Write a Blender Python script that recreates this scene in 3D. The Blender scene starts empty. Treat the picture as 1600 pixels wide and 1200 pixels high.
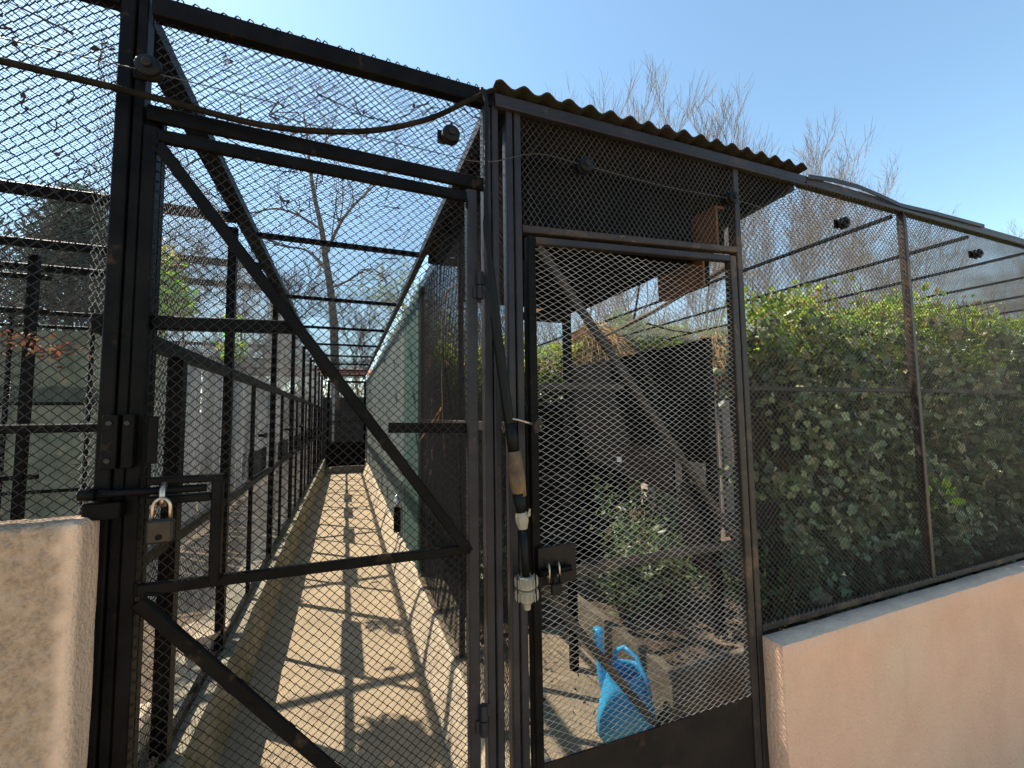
import bpy, math, random
import numpy as np
from mathutils import Vector, Matrix, noise
random.seed(7); rng = np.random.default_rng(7)
sc = bpy.context.scene
COL = sc.collection
# ------------------------------------------------------------------ camera, sky, sun, exposure
F = 656.4                                    # focal length in pixels of a 1600 wide picture
YAW, PITCH, ROLL = math.radians(21.58), math.radians(4.07), math.radians(-0.756)
CAM = Vector((0, -1.35, 1.55))
fw = Vector((math.sin(YAW)*math.cos(PITCH), math.cos(YAW)*math.cos(PITCH), math.sin(PITCH)))
r0 = Vector((math.cos(YAW), -math.sin(YAW), 0)); u0 = r0.cross(fw)
rt = r0*math.cos(ROLL) + u0*math.sin(ROLL); up = -r0*math.sin(ROLL) + u0*math.cos(ROLL)
cd = bpy.data.cameras.new('camera'); cam = bpy.data.objects.new('camera', cd); COL.objects.link(cam)
cam.matrix_world = Matrix(((rt.x, up.x, -fw.x, CAM.x), (rt.y, up.y, -fw.y, CAM.y), (rt.z, up.z, -fw.z, CAM.z), (0, 0, 0, 1)))
cd.sensor_width = 36; cd.lens = 36*F/1600; cd.clip_start = 0.02; cd.clip_end = 2000
sc.camera = cam
SUN = Vector((-.58, .5, 1.0)).normalized()
el = math.asin(SUN.z); az = math.atan2(SUN.x, SUN.y)
world = bpy.data.worlds.new("World"); sc.world = world; world.use_nodes = True
wn = world.node_tree.nodes; sky = wn.new('ShaderNodeTexSky'); sky.sky_type = 'NISHITA'; sky.sun_disc = False
sky.sun_elevation = el; sky.sun_rotation = az; sky.air_density = 1.0; sky.dust_density = 0.35; sky.ozone_density = 0.0
wb = wn.new('ShaderNodeMix'); wb.data_type = 'RGBA'; wb.blend_type = 'MULTIPLY'; wb.inputs[0].default_value = 1; wb.inputs[7].default_value = (.94, 1.06, .99, 1)   # white balance of the sky
world.node_tree.links.new(sky.outputs[0], wb.inputs[6]); world.node_tree.links.new(wb.outputs[2], wn['Background'].inputs[0]); wn['Background'].inputs[1].default_value = 0.09
sl = bpy.data.lights.new('sun', 'SUN'); sl.energy = 3.6; sl.angle = math.radians(.53); sl.color = (1, .91, .78)
so = bpy.data.objects.new('sun', sl); COL.objects.link(so); so.rotation_euler = SUN.to_track_quat('Z', 'Y').to_euler(); so.location = (-3, 3, 8)
sc.view_settings.view_transform = 'Standard'; sc.view_settings.look = 'None'; sc.view_settings.gamma = 1
sc.view_settings.exposure = 1.72; sc.view_settings.use_curve_mapping = False

def at(px, py, ax, val):                     # the place in the yard that lies on the plane (axis = value) along a sight line
    d = fw + rt*((px-800)/F) + up*((600-py)/F)
    return CAM + d*((val-CAM[ax])/d[ax])

# ------------------------------------------------------------------ materials
def mat(name, base, rough=.6, metal=0, spec=.5, noise_col=None, nscale=6, nlow=.4, nhigh=.65, bump=0, bscale=40, bdist=.01, island=0, transl=0, col3=None, n3=2.0, l3=.55, h3=.7, tint=None):
    m = bpy.data.materials.new(name); m.use_nodes = True; nt = m.node_tree; N = nt.nodes; L = nt.links
    b = N['Principled BSDF']; b.inputs['Roughness'].default_value = rough; b.inputs['Metallic'].default_value = metal
    b.inputs['Specular IOR Level'].default_value = spec
    tc = N.new('ShaderNodeTexCoord'); g = N.new('ShaderNodeNewGeometry')
    rgb = N.new('ShaderNodeRGB'); rgb.outputs[0].default_value = (*base, 1); cur = rgb.outputs[0]
    def mix(a, bcol, fac):
        mx = N.new('ShaderNodeMix'); mx.data_type = 'RGBA'; L.new(fac, mx.inputs[0]); L.new(a, mx.inputs[6])
        if isinstance(bcol, tuple): mx.inputs[7].default_value = (*bcol, 1)
        else: L.new(bcol, mx.inputs[7])
        return mx.outputs[2]
    def nz(scale, lo, hi, detail=6):
        t = N.new('ShaderNodeTexNoise'); t.inputs['Scale'].default_value = scale; t.inputs['Detail'].default_value = detail; t.inputs['Roughness'].default_value = .62
        L.new(g.outputs['Position'], t.inputs['Vector'])
        mr = N.new('ShaderNodeMapRange'); mr.inputs[1].default_value = lo; mr.inputs[2].default_value = hi; L.new(t.outputs[0], mr.inputs[0]); return mr.outputs[0]
    if noise_col: cur = mix(cur, noise_col, nz(nscale, nlow, nhigh))
    if col3: cur = mix(cur, col3, nz(n3, l3, h3, 8))
    if island:
        hs = N.new('ShaderNodeHueSaturation'); L.new(cur, hs.inputs['Color'])
        mr = N.new('ShaderNodeMapRange'); mr.inputs[3].default_value = 1-island; mr.inputs[4].default_value = 1+island
        L.new(g.outputs['Random Per Island'], mr.inputs[0]); L.new(mr.outputs[0], hs.inputs['Value'])
        wn2 = N.new('ShaderNodeTexWhiteNoise'); wn2.noise_dimensions = '1D'; L.new(g.outputs['Random Per Island'], wn2.inputs['W'])
        mh = N.new('ShaderNodeMapRange'); mh.inputs[3].default_value = .47; mh.inputs[4].default_value = .53; L.new(wn2.outputs[0], mh.inputs[0]); L.new(mh.outputs[0], hs.inputs['Hue'])
        cur = hs.outputs[0]
        if tint:
            mt = N.new('ShaderNodeMath'); mt.operation = 'GREATER_THAN'; mt.inputs[1].default_value = tint[1]; L.new(wn2.outputs[0], mt.inputs[0])
            cur = mix(cur, tint[0], mt.outputs[0])
    L.new(cur, b.inputs['Base Color'])
    if bump:
        t = N.new('ShaderNodeTexNoise'); t.inputs['Scale'].default_value = bscale; t.inputs['Detail'].default_value = 5; L.new(g.outputs['Position'], t.inputs['Vector'])
        bm_ = N.new('ShaderNodeBump'); bm_.inputs['Strength'].default_value = bump; bm_.inputs['Distance'].default_value = bdist
        L.new(t.outputs[0], bm_.inputs['Height']); L.new(bm_.outputs[0], b.inputs['Normal'])
    if transl:
        tr = N.new('ShaderNodeBsdfTranslucent'); ms = N.new('ShaderNodeMixShader'); ms.inputs[0].default_value = transl
        L.new(cur, tr.inputs[0]); L.new(b.outputs[0], ms.inputs[1]); L.new(tr.outputs[0], ms.inputs[2]); L.new(ms.outputs[0], N['Material Output'].inputs[0])
    return m
M = dict(
 black=mat('black_paint', (.0024,.002,.002), .45, spec=.07, noise_col=(.006,.005,.0045), nscale=9, col3=(.04,.024,.014), n3=11, l3=.62, h3=.72, bump=.35, bscale=60, bdist=.004),
 blue=mat('blue_black_paint', (.020,.018,.021), .45, spec=.22, noise_col=(.013,.011,.012), nscale=7, col3=(.05,.033,.025), n3=4, l3=.58, h3=.75, bump=.4, bscale=45, bdist=.004),
 brownp=mat('weathered_brown_paint', (.030,.022,.018), .5, spec=.25, noise_col=(.018,.014,.013), nscale=10, col3=(.13,.075,.04), n3=6, l3=.55, h3=.75, bump=.4, bscale=50, bdist=.004),
 rust=mat('rusty_plate', (.009,.0065,.006), .5, spec=.15, noise_col=(.02,.012,.009), nscale=5, col3=(.1,.045,.025), n3=3, l3=.6, h3=.8, bump=.3, bscale=30),
 wirem=mat('brown_mesh_wire', (.055,.046,.04), .5, .1, noise_col=(.02,.017,.015), nscale=4),
 wire=mat('dark_mesh_wire', (.016,.014,.014), .5, 0, spec=.2, noise_col=(.012,.010,.009), nscale=5),
 wirel=mat('grey_mesh_wire', (.36,.345,.33), .45, .1, noise_col=(.17,.15,.135), nscale=4),
 wireb=mat('roof_mesh_wire', (.07,.062,.055), .45, .3, noise_col=(.04,.035,.03), nscale=3),
 pink=mat('pink_render', (.68,.39,.262), .95, spec=.08, noise_col=(.62,.355,.235), nscale=3.5, col3=(.64,.43,.29), n3=1.3, l3=.48, h3=.8, bump=.8, bscale=75, bdist=.012),
 greytop=mat('weathered_wall_cap', (.56,.40,.30), 1, spec=0, noise_col=(.66,.48,.35), nscale=8, bump=.5, bscale=60, bdist=.01),
 tan=mat('tan_render', (.38,.26,.175), .95, spec=.08, noise_col=(.25,.17,.115), nscale=90, nlow=.42, nhigh=.66, col3=(.44,.31,.215), n3=26, l3=.5, h3=.72, bump=.9, bscale=110, bdist=.008),  # fine colour mottling stands in for relief shading of the rough front
 tansm=mat('smooth_tan_render', (.60,.43,.29), .95, spec=.08, noise_col=(.53,.38,.255), nscale=4, bump=.25, bscale=70, bdist=.006),
 conc=mat('pale_concrete', (.34,.262,.168), .9, spec=.1, noise_col=(.27,.21,.14), nscale=3, col3=(.25,.22,.17), n3=7, l3=.55, h3=.8, bump=.4, bscale=25, bdist=.01),
 paled=mat('dull_grey_board', (.36,.35,.32), .85, spec=.1, noise_col=(.26,.26,.24), nscale=3),
 sheetg=mat('teal_plastic_sheet', (.045,.085,.070), .5, noise_col=(.065,.10,.085), nscale=1.2, transl=.15),
 slabm=mat('dark_old_concrete', (.13,.11,.08), .95, spec=.05, noise_col=(.20,.16,.11), nscale=12, bump=.6, bscale=40),
 paving=mat('sandy_bounce_paving', (.46,.36,.24), .9, spec=.1, noise_col=(.40,.31,.2), nscale=3),  # pale and warm so that unseen ground reflects light onto the walls
 joint=mat('floor_joint', (.17,.145,.11), .95, spec=.1),
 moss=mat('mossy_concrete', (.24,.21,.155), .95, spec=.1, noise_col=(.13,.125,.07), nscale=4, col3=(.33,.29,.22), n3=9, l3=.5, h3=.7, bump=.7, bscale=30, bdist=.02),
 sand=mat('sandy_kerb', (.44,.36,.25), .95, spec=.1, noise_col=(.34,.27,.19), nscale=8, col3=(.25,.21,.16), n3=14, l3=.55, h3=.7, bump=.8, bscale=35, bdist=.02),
 soil=mat('soil', (.10,.072,.048), 1, spec=.1, noise_col=(.17,.12,.075), nscale=9, col3=(.05,.05,.03), n3=3, bump=1, bscale=40, bdist=.03),
 brick=mat('brown_brick', (.30,.2,.12), .9, spec=.2, noise_col=(.22,.15,.1), nscale=14, island=.25, bump=.6, bscale=60, bdist=.01),
 sheet=mat('grey_green_plastic_sheet', (.10,.122,.110), .55, noise_col=(.135,.145,.13), nscale=1.6, col3=(.065,.10,.085), n3=.8, transl=.12),
 greenedge=mat('green_netting_edge', (.02,.20,.12), .6, transl=.3),
 shade=mat('green_shade_cloth', (.115,.13,.105), .95, spec=.03, noise_col=(.065,.08,.062), nscale=4, col3=(.17,.15,.11), n3=9, transl=.3),
 pale=mat('pale_grey_wall', (.52,.49,.45), .85, spec=.2, noise_col=(.45,.45,.44), nscale=1.3, col3=(.35,.37,.33), n3=3),
 cream=mat('cream_wall', (.42,.33,.27), .9, spec=.2, noise_col=(.35,.27,.22), nscale=2, bump=.3),
 darkwood=mat('dark_and_shaded_board', (.0042,.0036,.0036), .8, spec=.06, noise_col=(.007,.0055,.005), nscale=12),  # dark boards, also used for the shaded faces of the plywood boxes
 wood=mat('lit_reddish_plywood', (.24,.105,.05), .8, spec=.1, noise_col=(.13,.06,.03), nscale=10, bump=.3),
 corr=mat('mossy_roof_sheet', (.030,.022,.018), .95, spec=.05, noise_col=(.022,.024,.012), nscale=6, bump=.6, bscale=40),
 rubber=mat('black_rubber', (.005,.005,.005), .5, spec=.14),
 foam=mat('worn_brown_foam', (.15,.085,.035), .85, noise_col=(.05,.032,.02), nscale=14, bump=.6, bscale=50),
 rope=mat('old_cable', (.009,.0075,.006), .9, spec=.05, noise_col=(.022,.017,.012), nscale=16, bump=.5, bscale=90, bdist=.005),
 white=mat('off_white_plastic', (.26,.215,.15), .5, noise_col=(.2,.18,.14), nscale=20),
 brass=mat('tarnished_brass', (.030,.019,.010), .5, .4, noise_col=(.018,.012,.008), nscale=30),
 steel=mat('scratched_steel', (.45,.38,.31), .3, .9, noise_col=(.3,.2,.13), nscale=40),
 blueplastic=mat('sky_blue_plastic', (.03,.40,.72), .38, noise_col=(.04,.47,.80), nscale=6, transl=.12),
 straw=mat('dry_straw', (.42,.27,.12), .8, island=.4, transl=.25),
 bark=mat('grey_bark', (.20,.165,.14), .9, spec=.2, noise_col=(.12,.10,.085), nscale=5, bump=.5),
 twig=mat('pale_twig', (.27,.225,.19), .9, spec=.2, island=.15),
 darktwig=mat('brown_twig', (.10,.065,.045), .9, spec=.2),
 hedge=mat('hedge_leaf', (.065,.10,.038), .42, island=.5, transl=.3, noise_col=(.10,.145,.04), nscale=2.5, tint=((.20,.15,.08), .93)),
 hedgetop=mat('sunlit_young_hedge_leaf', (.34,.44,.06), .45, island=.45, transl=.55, noise_col=(.18,.30,.04), nscale=3, tint=((.34,.22,.05), .86)),  # sunlight on the hedge tops is put into this brighter young leaf colour
 ivy=mat('dusty_ivy_leaf', (.25,.28,.16), .5, island=.75, transl=.25, noise_col=(.085,.125,.05), nscale=7, tint=((.34,.29,.17), .9)),
 vine=mat('bright_vine_leaf', (.30,.62,.04), .45, island=.35, transl=.6, tint=((.5,.42,.08), .8)),
 vinedry=mat('yellow_vine_leaf', (.45,.42,.12), .5, island=.3, transl=.5),
 dryleaf=mat('rusty_dry_leaf', (.22,.09,.045), .7, island=.4, transl=.3),
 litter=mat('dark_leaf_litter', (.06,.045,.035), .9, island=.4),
 conifer=mat('grey_green_needles', (.13,.15,.11), .7, island=.4, transl=.15),
 willow=mat('spring_buds', (.30,.36,.09), .6, island=.3, transl=.5),
 terracotta=mat('terracotta_tile', (.30,.14,.08), .85, island=.2),
 silver=mat('foil', (.6,.62,.65), .25, .7),
)
def wear(m, scale, col, lo, hi, stretch=(1, 1, 1), amount=.75):       # thin cracks / drips: a voronoi edge or a stretched noise mixed over the colour
    nt = m.node_tree; N = nt.nodes; L = nt.links; b = N['Principled BSDF']; src = b.inputs['Base Color'].links[0].from_socket
    g = N.new('ShaderNodeNewGeometry'); mp = N.new('ShaderNodeMapping'); mp.inputs['Scale'].default_value = stretch; L.new(g.outputs['Position'], mp.inputs[0])
    t = N.new('ShaderNodeTexNoise'); t.inputs['Scale'].default_value = scale; t.inputs['Detail'].default_value = 8; t.inputs['Roughness'].default_value = .7; L.new(mp.outputs[0], t.inputs['Vector'])
    mr = N.new('ShaderNodeMapRange'); mr.inputs[1].default_value = lo; mr.inputs[2].default_value = hi; mr.inputs[4].default_value = amount; L.new(t.outputs[0], mr.inputs[0])
    mx = N.new('ShaderNodeMix'); mx.data_type = 'RGBA'; L.new(mr.outputs[0], mx.inputs[0]); L.new(src, mx.inputs[6]); mx.inputs[7].default_value = (*col, 1); L.new(mx.outputs[2], b.inputs['Base Color'])
wear(M['pink'], 5, (.48, .31, .21), .56, .78, (2.2, 2.2, .35), .4); wear(M['pink'], 60, (.30, .19, .13), .70, .74); wear(M['conc'], 30, (.22, .18, .13), .58, .70); wear(M['conc'], 2.2, (.30, .25, .17), .52, .70)
wear(M['black'], 40, (.05, .026, .013), .66, .72); wear(M['blue'], 35, (.10, .06, .04), .64, .70, (1, 1, .4)); wear(M['brownp'], 30, (.16, .09, .05), .60, .72); wear(M['rust'], 14, (.07, .03, .015), .60, .75, (1, 1, .5))
wear(M['tansm'], 90, (.42, .30, .20), .70, .74)
nt = M['tan'].node_tree; b_ = nt.nodes['Principled BSDF']; src = b_.inputs['Base Color'].links[0].from_socket; an = nt.nodes.new('ShaderNodeAttribute'); an.attribute_name = 'smooth_plaster'
mx = nt.nodes.new('ShaderNodeMix'); mx.data_type = 'RGBA'; nt.links.new(an.outputs['Fac'], mx.inputs[0]); nt.links.new(src, mx.inputs[6]); mx.inputs[7].default_value = (.64, .43, .30, 1); nt.links.new(mx.outputs[2], b_.inputs['Base Color'])
# ------------------------------------------------------------------ mesh building
class MB:
    def __init__(s): s.v = []; s.f = []
    def add(s, vs, fs):
        o = len(s.v); s.v += [tuple(v) for v in vs]; s.f += [tuple(i+o for i in f) for f in fs]; return s
    def box(s, x0, x1, y0, y1, z0, z1, bev=.0):
        if bev:
            b = bev
            # octagonal bevel round the long edges in z, simple chamfers elsewhere
            lo, hi = (x0, y0, z0), (x1, y1, z1)
            vs = []; idx = {}
            for ax in range(3):
                for sx in (0, 1):
                    for sy in (0, 1):
                        for sz in (0, 1):
                            sg = (sx, sy, sz); p = []
                            for k in range(3):
                                c = (hi if sg[k] else lo)[k]
                                p.append(c if k == ax else c + (-b if sg[k] else b))
                            idx[(ax, sg)] = len(vs); vs.append(p)
            fs = []
            S = [(0,0),(1,0),(1,1),(0,1)]
            for ax in range(3):
                o1, o2 = [k for k in range(3) if k != ax]
                for sd in (0, 1):
                    q = []
                    for a, c in S:
                        sg = [0,0,0]; sg[ax] = sd; sg[o1] = a; sg[o2] = c; q.append(idx[(ax, tuple(sg))])
                    flip = (sd == 1) ^ (ax == 1)
                    fs.append(q if flip else q[::-1])
            for ax in range(3):      # edges run along ax, between the faces of the other two axes
                o1, o2 = [k for k in range(3) if k != ax]
                for a in (0, 1):
                    for c in (0, 1):
                        s0 = [0,0,0]; s0[o1] = a; s0[o2] = c; s1 = list(s0); s0[ax] = 0; s1[ax] = 1
                        q = [idx[(o1, tuple(s0))], idx[(o2, tuple(s0))], idx[(o2, tuple(s1))], idx[(o1, tuple(s1))]]
                        fs.append(q)
            for sx in (0, 1):
                for sy in (0, 1):
                    for sz in (0, 1): fs.append([idx[(k, (sx, sy, sz))] for k in range(3)])
            return s.add(vs, fs)
        return s.add([(x, y, z) for z in (z0, z1) for y in (y0, y1) for x in (x0, x1)],
                     [(0,2,3,1),(4,5,7,6),(0,1,5,4),(2,6,7,3),(0,4,6,2),(1,3,7,5)])
    def bar(s, p0, p1, w, h, side=(0, 1, 0), bev=.003):   # w across (perpendicular to side), h along side
        p0 = Vector(p0); p1 = Vector(p1); t = (p1-p0).normalized(); b = Vector(side); a = t.cross(b).normalized(); b = a.cross(t).normalized()
        W, H = w/2, h/2; c = min(bev, W*.4, H*.4)
        sec = [(-W, -H+c), (-W+c, -H), (W-c, -H), (W, -H+c), (W, H-c), (W-c, H), (-W+c, H), (-W, H-c)]
        vs = [p + a*x + b*y for p in (p0, p1) for x, y in sec]
        fs = [(i, (i+1) % 8, 8+(i+1) % 8, 8+i) for i in range(8)] + [tuple(range(7, -1, -1)), tuple(range(8, 16))]
        return s.add(vs, fs)
    def tube(s, pts, r, n=8, cap=True):
        pts = [Vector(p) for p in pts]; k = len(pts); R = r if hasattr(r, '__len__') else [r]*k
        t0 = (pts[1]-pts[0]).normalized(); a = t0.orthogonal().normalized(); vs = []
        for i, p in enumerate(pts):
            t = (pts[min(i+1, k-1)] - pts[max(i-1, 0)]).normalized()
            a = (a - t*a.dot(t)).normalized(); b = t.cross(a)
            for j in range(n):
                q = 2*math.pi*j/n; vs.append(p + (a*math.cos(q) + b*math.sin(q))*R[i])
        fs = [(i*n+j, i*n+(j+1) % n, (i+1)*n+(j+1) % n, (i+1)*n+j) for i in range(k-1) for j in range(n)]
        if cap: fs += [tuple(range(n-1, -1, -1)), tuple(range((k-1)*n, k*n))]
        return s.add(vs, fs)
    def lathe(s, c, axis, prof, n=20):       # prof: list of (distance along the axis, radius)
        c = Vector(c); t = Vector(axis).normalized(); a = t.orthogonal().normalized(); b = t.cross(a); vs = []
        for d, r in prof:
            for j in range(n):
                q = 2*math.pi*j/n; vs.append(c + t*d + (a*math.cos(q)+b*math.sin(q))*r)
        k = len(prof)
        fs = [(i*n+j, i*n+(j+1) % n, (i+1)*n+(j+1) % n, (i+1)*n+j) for i in range(k-1) for j in range(n)]
        fs += [tuple(range(n-1, -1, -1)), tuple(range((k-1)*n, k*n))]
        return s.add(vs, fs)
    def build(s, name, m, parent=None, smooth=False, kind=None, label=None):
        return link_mesh(name, np.array(s.v, float), s.f, m, parent, smooth, kind, label)
LOC = {}
def link_mesh(name, V, Fc, m, parent=None, smooth=False, kind=None, label=None):
    c = V.mean(0) if len(V) else np.zeros(3)
    me = bpy.data.meshes.new(name)
    if isinstance(Fc, np.ndarray):
        nf, k = Fc.shape
        me.vertices.add(len(V)); me.vertices.foreach_set('co', (V-c).ravel())
        me.loops.add(nf*k); me.loops.foreach_set('vertex_index', Fc.ravel().astype(np.int32))
        me.polygons.add(nf); me.polygons.foreach_set('loop_start', np.arange(0, nf*k, k, dtype=np.int32))
        try: me.polygons.foreach_set('loop_total', np.full(nf, k, dtype=np.int32))
        except Exception: pass
        me.update(calc_edges=True)
    else: me.from_pydata((V-c).tolist(), [], Fc)
    me.materials.append(m if not isinstance(m, str) else M[m])
    if smooth: me.polygons.foreach_set('use_smooth', [True]*len(me.polygons))
    me.validate(verbose=False)
    o = bpy.data.objects.new(name, me); COL.objects.link(o)
    LOC[o.name] = Vector(c)
    if parent: o.parent = parent; o.location = Vector(c) - LOC[parent.name]
    else: o.location = c
    if kind: o['kind'] = kind
    if label: o['label'] = label
    return o
def thing(name, label, cat, loc, group=None):
    o = bpy.data.objects.new(name, None); COL.objects.link(o); o.location = loc; LOC[o.name] = Vector(loc); o.empty_display_size = .1
    o['label'] = label; o['category'] = cat
    if group: o['group'] = group
    return o
def tag(o, label, cat, group=None):
    o['label'] = label; o['category'] = cat
    if group: o['group'] = group
    return o
def dup(o, delta, label=None, parent=None):
    c = o.copy(); COL.objects.link(c)
    if parent: c.parent = parent; LOC[c.name] = LOC[o.name].copy(); c.location = o.location
    else: c.location = o.location + Vector(delta); LOC[c.name] = LOC[o.name] + Vector(delta)
    if label: c['label'] = label
    for ch in [k for k in bpy.data.objects if k.parent == o]: dup(ch, (0, 0, 0), None, c)
    return c
def piece(name, o, delta, parent):           # another piece sharing the mesh of o
    c = o.copy(); COL.objects.link(c); c.parent = parent; c.location = o.location + Vector(delta); LOC[c.name] = LOC[o.name]+Vector(delta); return c

def mesh_arrays(o, u, v, U, Vh, cw, ch, r, amp=None, warp=.004, seed=0, keep=None, swap=False):
    """woven wire: zigzag wires side by side that hook round each other; o origin, u and v unit axes, U by Vh metres"""
    o = np.array(o, float); u = np.array(u, float); v = np.array(v, float)
    if swap: u, v, U, Vh = v, u, Vh, U
    n = np.cross(u, v); amp = r*1.1 if amp is None else amp
    nw = int(U/(cw/2)); nj = int(Vh/(ch/2))+1
    I, J = np.meshgrid(np.arange(nw), np.arange(nj), indexing='ij')
    par = (I+J) % 2
    a = I*cw/2 + par*cw/2*1.04 - .01*cw; b = J*ch/2.
    rg = np.random.default_rng(seed)
    ph = rg.uniform(0, 6.28, 8)
    wa = warp*(np.sin(a*5.1+ph[0]+b*2.3)+np.sin(b*6.7+ph[1]-a*1.9)+.6*np.sin(a*13+b*9+ph[4]))
    wb = warp*(np.sin(a*4.3+ph[2]-b*3.1)+np.sin(b*5.9+ph[3]+a*2.7)+.6*np.sin(a*11-b*12+ph[5]))
    wn_ = warp*1.6*(np.sin(a*3.3+ph[6])*np.sin(b*2.9+ph[7]))
    a2 = a + wa + rg.normal(0, cw*.018, a.shape); b2 = b + wb + rg.normal(0, ch*.018, a.shape)
    nn = (par*2-1)*amp + wn_
    P = o + a2[..., None]*u + b2[..., None]*v + nn[..., None]*n
    sec = [(math.cos(q), math.sin(q)) for q in (.5, 2.6, 4.7)]
    V = np.stack([P + r*(c*u + s_*n) for c, s_ in sec], 2)       # nw,nj,3,3
    idx = np.arange(nw*nj*3).reshape(nw, nj, 3)
    A = idx[:, :-1]; B = idx[:, 1:]
    q = np.stack([A, np.roll(A, -1, 2), np.roll(B, -1, 2), B], -1)   # nw,nj-1,3,4
    if keep is not None:
        mid = (P[:, :-1]+P[:, 1:])/2; k = keep(mid[..., 0], mid[..., 1], mid[..., 2]); q = q[k]
    return V.reshape(-1, 3), q.reshape(-1, 4)
def wire_mesh(name, o, u, v, U, Vh, cw, ch, r, m, parent, **k):
    V, q = mesh_arrays(o, u, v, U, Vh, cw, ch, r, **k)
    return link_mesh(name, V, q, m, parent, kind='stuff')
X, Y, Z = (1, 0, 0), (0, 1, 0), (0, 0, 1)

def grid_box(x0, x1, y0, y1, z0, z1, step, amp, bev=.012, fsc=6):   # a rendered wall: dense faces, rounded edges, uneven surface
    nx, ny, nz = (max(1, int(round((b-a)/step))) for a, b in ((x0, x1), (y0, y1), (z0, z1)))
    V = []; Fc = []
    def face(o, du, dv, nu, nv):
        base = len(V)
        for i in range(nu+1):
            for j in range(nv+1): V.append(Vector(o) + Vector(du)*(i/nu) + Vector(dv)*(j/nv))
        for i in range(nu):
            for j in range(nv):
                a = base+i*(nv+1)+j; Fc.append((a, a+nv+1, a+nv+2, a+1))
    dx, dy, dz = x1-x0, y1-y0, z1-z0
    face((x0, y0, z0), (dx,0,0), (0,0,dz), nx, nz); face((x1, y1, z0), (-dx,0,0), (0,0,dz), nx, nz)
    face((x1, y0, z0), (0,dy,0), (0,0,dz), ny, nz); face((x0, y1, z0), (0,-dy,0), (0,0,dz), ny, nz)
    face((x0, y0, z1), (dx,0,0), (0,dy,0), nx, ny)
    out = []
    for p in V:
        q = p.copy(); e = [min(p.x-x0, x1-p.x), min(p.y-y0, y1-p.y), z1-p.z]
        s_ = sorted(e)
        if s_[1] < bev:      # near an edge: pull in
            d = bev - max(s_[0], s_[1]); cx, cy = (x0+x1)/2, (y0+y1)/2
            k = d*.45
            if e[0] < bev: q.x += k if p.x < cx else -k
            if e[1] < bev: q.y += k if p.y < cy else -k
            if e[2] < bev: q.z -= k
        nv = noise.noise_vector(p*fsc)*amp + noise.noise_vector(p*fsc*4)*amp*.45
        out.append(q+nv)
    return out, Fc

# ------------------------------------------------------------------ setting: ground, floors
def slab(name, x0, x1, y0, y1, z, m, step=None, amp=0):
    if step:
        nx, ny = int((x1-x0)/step)+1, int((y1-y0)/step)+1; vs = []; fs = []
        for i in range(nx+1):
            for j in range(ny+1):
                x = x0+(x1-x0)*i/nx; y = y0+(y1-y0)*j/ny; vs.append((x, y, z+amp*noise.noise(Vector((x*2.1, y*2.1, 0)))+amp*.5*noise.noise(Vector((x*9, y*9, 3)))))
        for i in range(nx):
            for j in range(ny): a = i*(ny+1)+j; fs.append((a, a+ny+1, a+ny+2, a+1))
        o = MB().add(vs, fs).build(name, m)
    else: o = MB().add([(x0,y0,z),(x1,y0,z),(x1,y1,z),(x0,y1,z)], [(0,1,2,3)]).build(name, m)
    o['kind'] = 'structure'; return o
slab('ground', -600, 600, -600, 600, -.56, 'soil')
slab('bounce_pavement', -30, 40, -40, -.1, -.55, 'paving')  # unseen ground in front, spread wide to bounce warm light
fd = MB().box(-.545, 1.64, -.03, 12.3, -.56, -.03).build('concrete_base', 'conc'); fd['kind'] = 'structure'
fd = MB().box(-12, -.56, .01, 12.3, -.56, -.03).build('earth_base', 'soil'); fd['kind'] = 'structure'
fd = MB().box(1.66, 60, .01, 40, -.56, -.03).build('earth_base', 'soil'); fd['kind'] = 'structure'
path = slab('corridor_path', -.56, .47, -.05, 12.2, 0, 'conc', .12, .004)
slab('aviary_floor', .49, 1.62, -.03, 2.6, 0, 'conc', .15, .006)
slab('aviary_floor', 1.62, 2.6, .02, 2.6, -.004, 'conc', .15, .004)
slab('cage_floor', -4.6, -.78, 0.02, 12, .06, 'soil', .25, .05)
slab('soil_bed', .75, 9, 1.5, 9, .03, 'soil', .2, .08)
# ------------------------------------------------------------------ rendered walls in front
V_, F_ = grid_box(-4.2, -.95, -.108, -.004, -.55, 1.322, .03, .0022, .02)
V2, F2 = grid_box(-.95, -.548, -.108, -.004, -.55, 1.322, .0085, .0012, .012)
for i, p in enumerate(V2):        # coarse trowelled front, smoother end
    rough = min(1, max(0, (-.572-p.x)/.03)); k = noise.noise(Vector((p.x*75, p.y*75, p.z*62)))+.6*noise.noise(Vector((p.x*150, p.y*150, p.z*130)))
    V2[i] = p + Vector((0, -.0065*rough*k-.0004*k, .0012*k + (.012*noise.noise(Vector((p.x*9, 0, 0))) if p.z > 1.3 else 0))) + Vector((.004*noise.noise(Vector((1, p.y*20, p.z*5))) if p.x > -.56 else 0, 0, 0))
w = MB().add(V_, F_).add(V2, F2).build('rendered_wall', 'tan', smooth=True)
tag(w, 'rough tan rendered wall end at the left below the mesh', 'wall')
LX = LOC[w.name].x
at_ = w.data.attributes.new('smooth_plaster', 'FLOAT', 'POINT')      # how smooth the plaster is: 0 rough front, 1 trowelled end
at_.data.foreach_set('value', [min(1, max(0, (v.co.x+LX+.592)/.03 + .9*noise.noise(v.co*28))) for v in w.data.vertices])
V_, F_ = grid_box(1.642, 8.5, -.112, -.004, -.55, .608, .035, .0025, .02)
w = MB().add(V_, F_).build('rendered_wall', 'pink', smooth=True)
tag(w, 'smooth pink rendered low wall under the hedge mesh at the right', 'wall')
w.data.materials.append(M['greytop'])
for p in w.data.polygons:
    if p.normal.z > .6: p.material_index = 1

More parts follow.
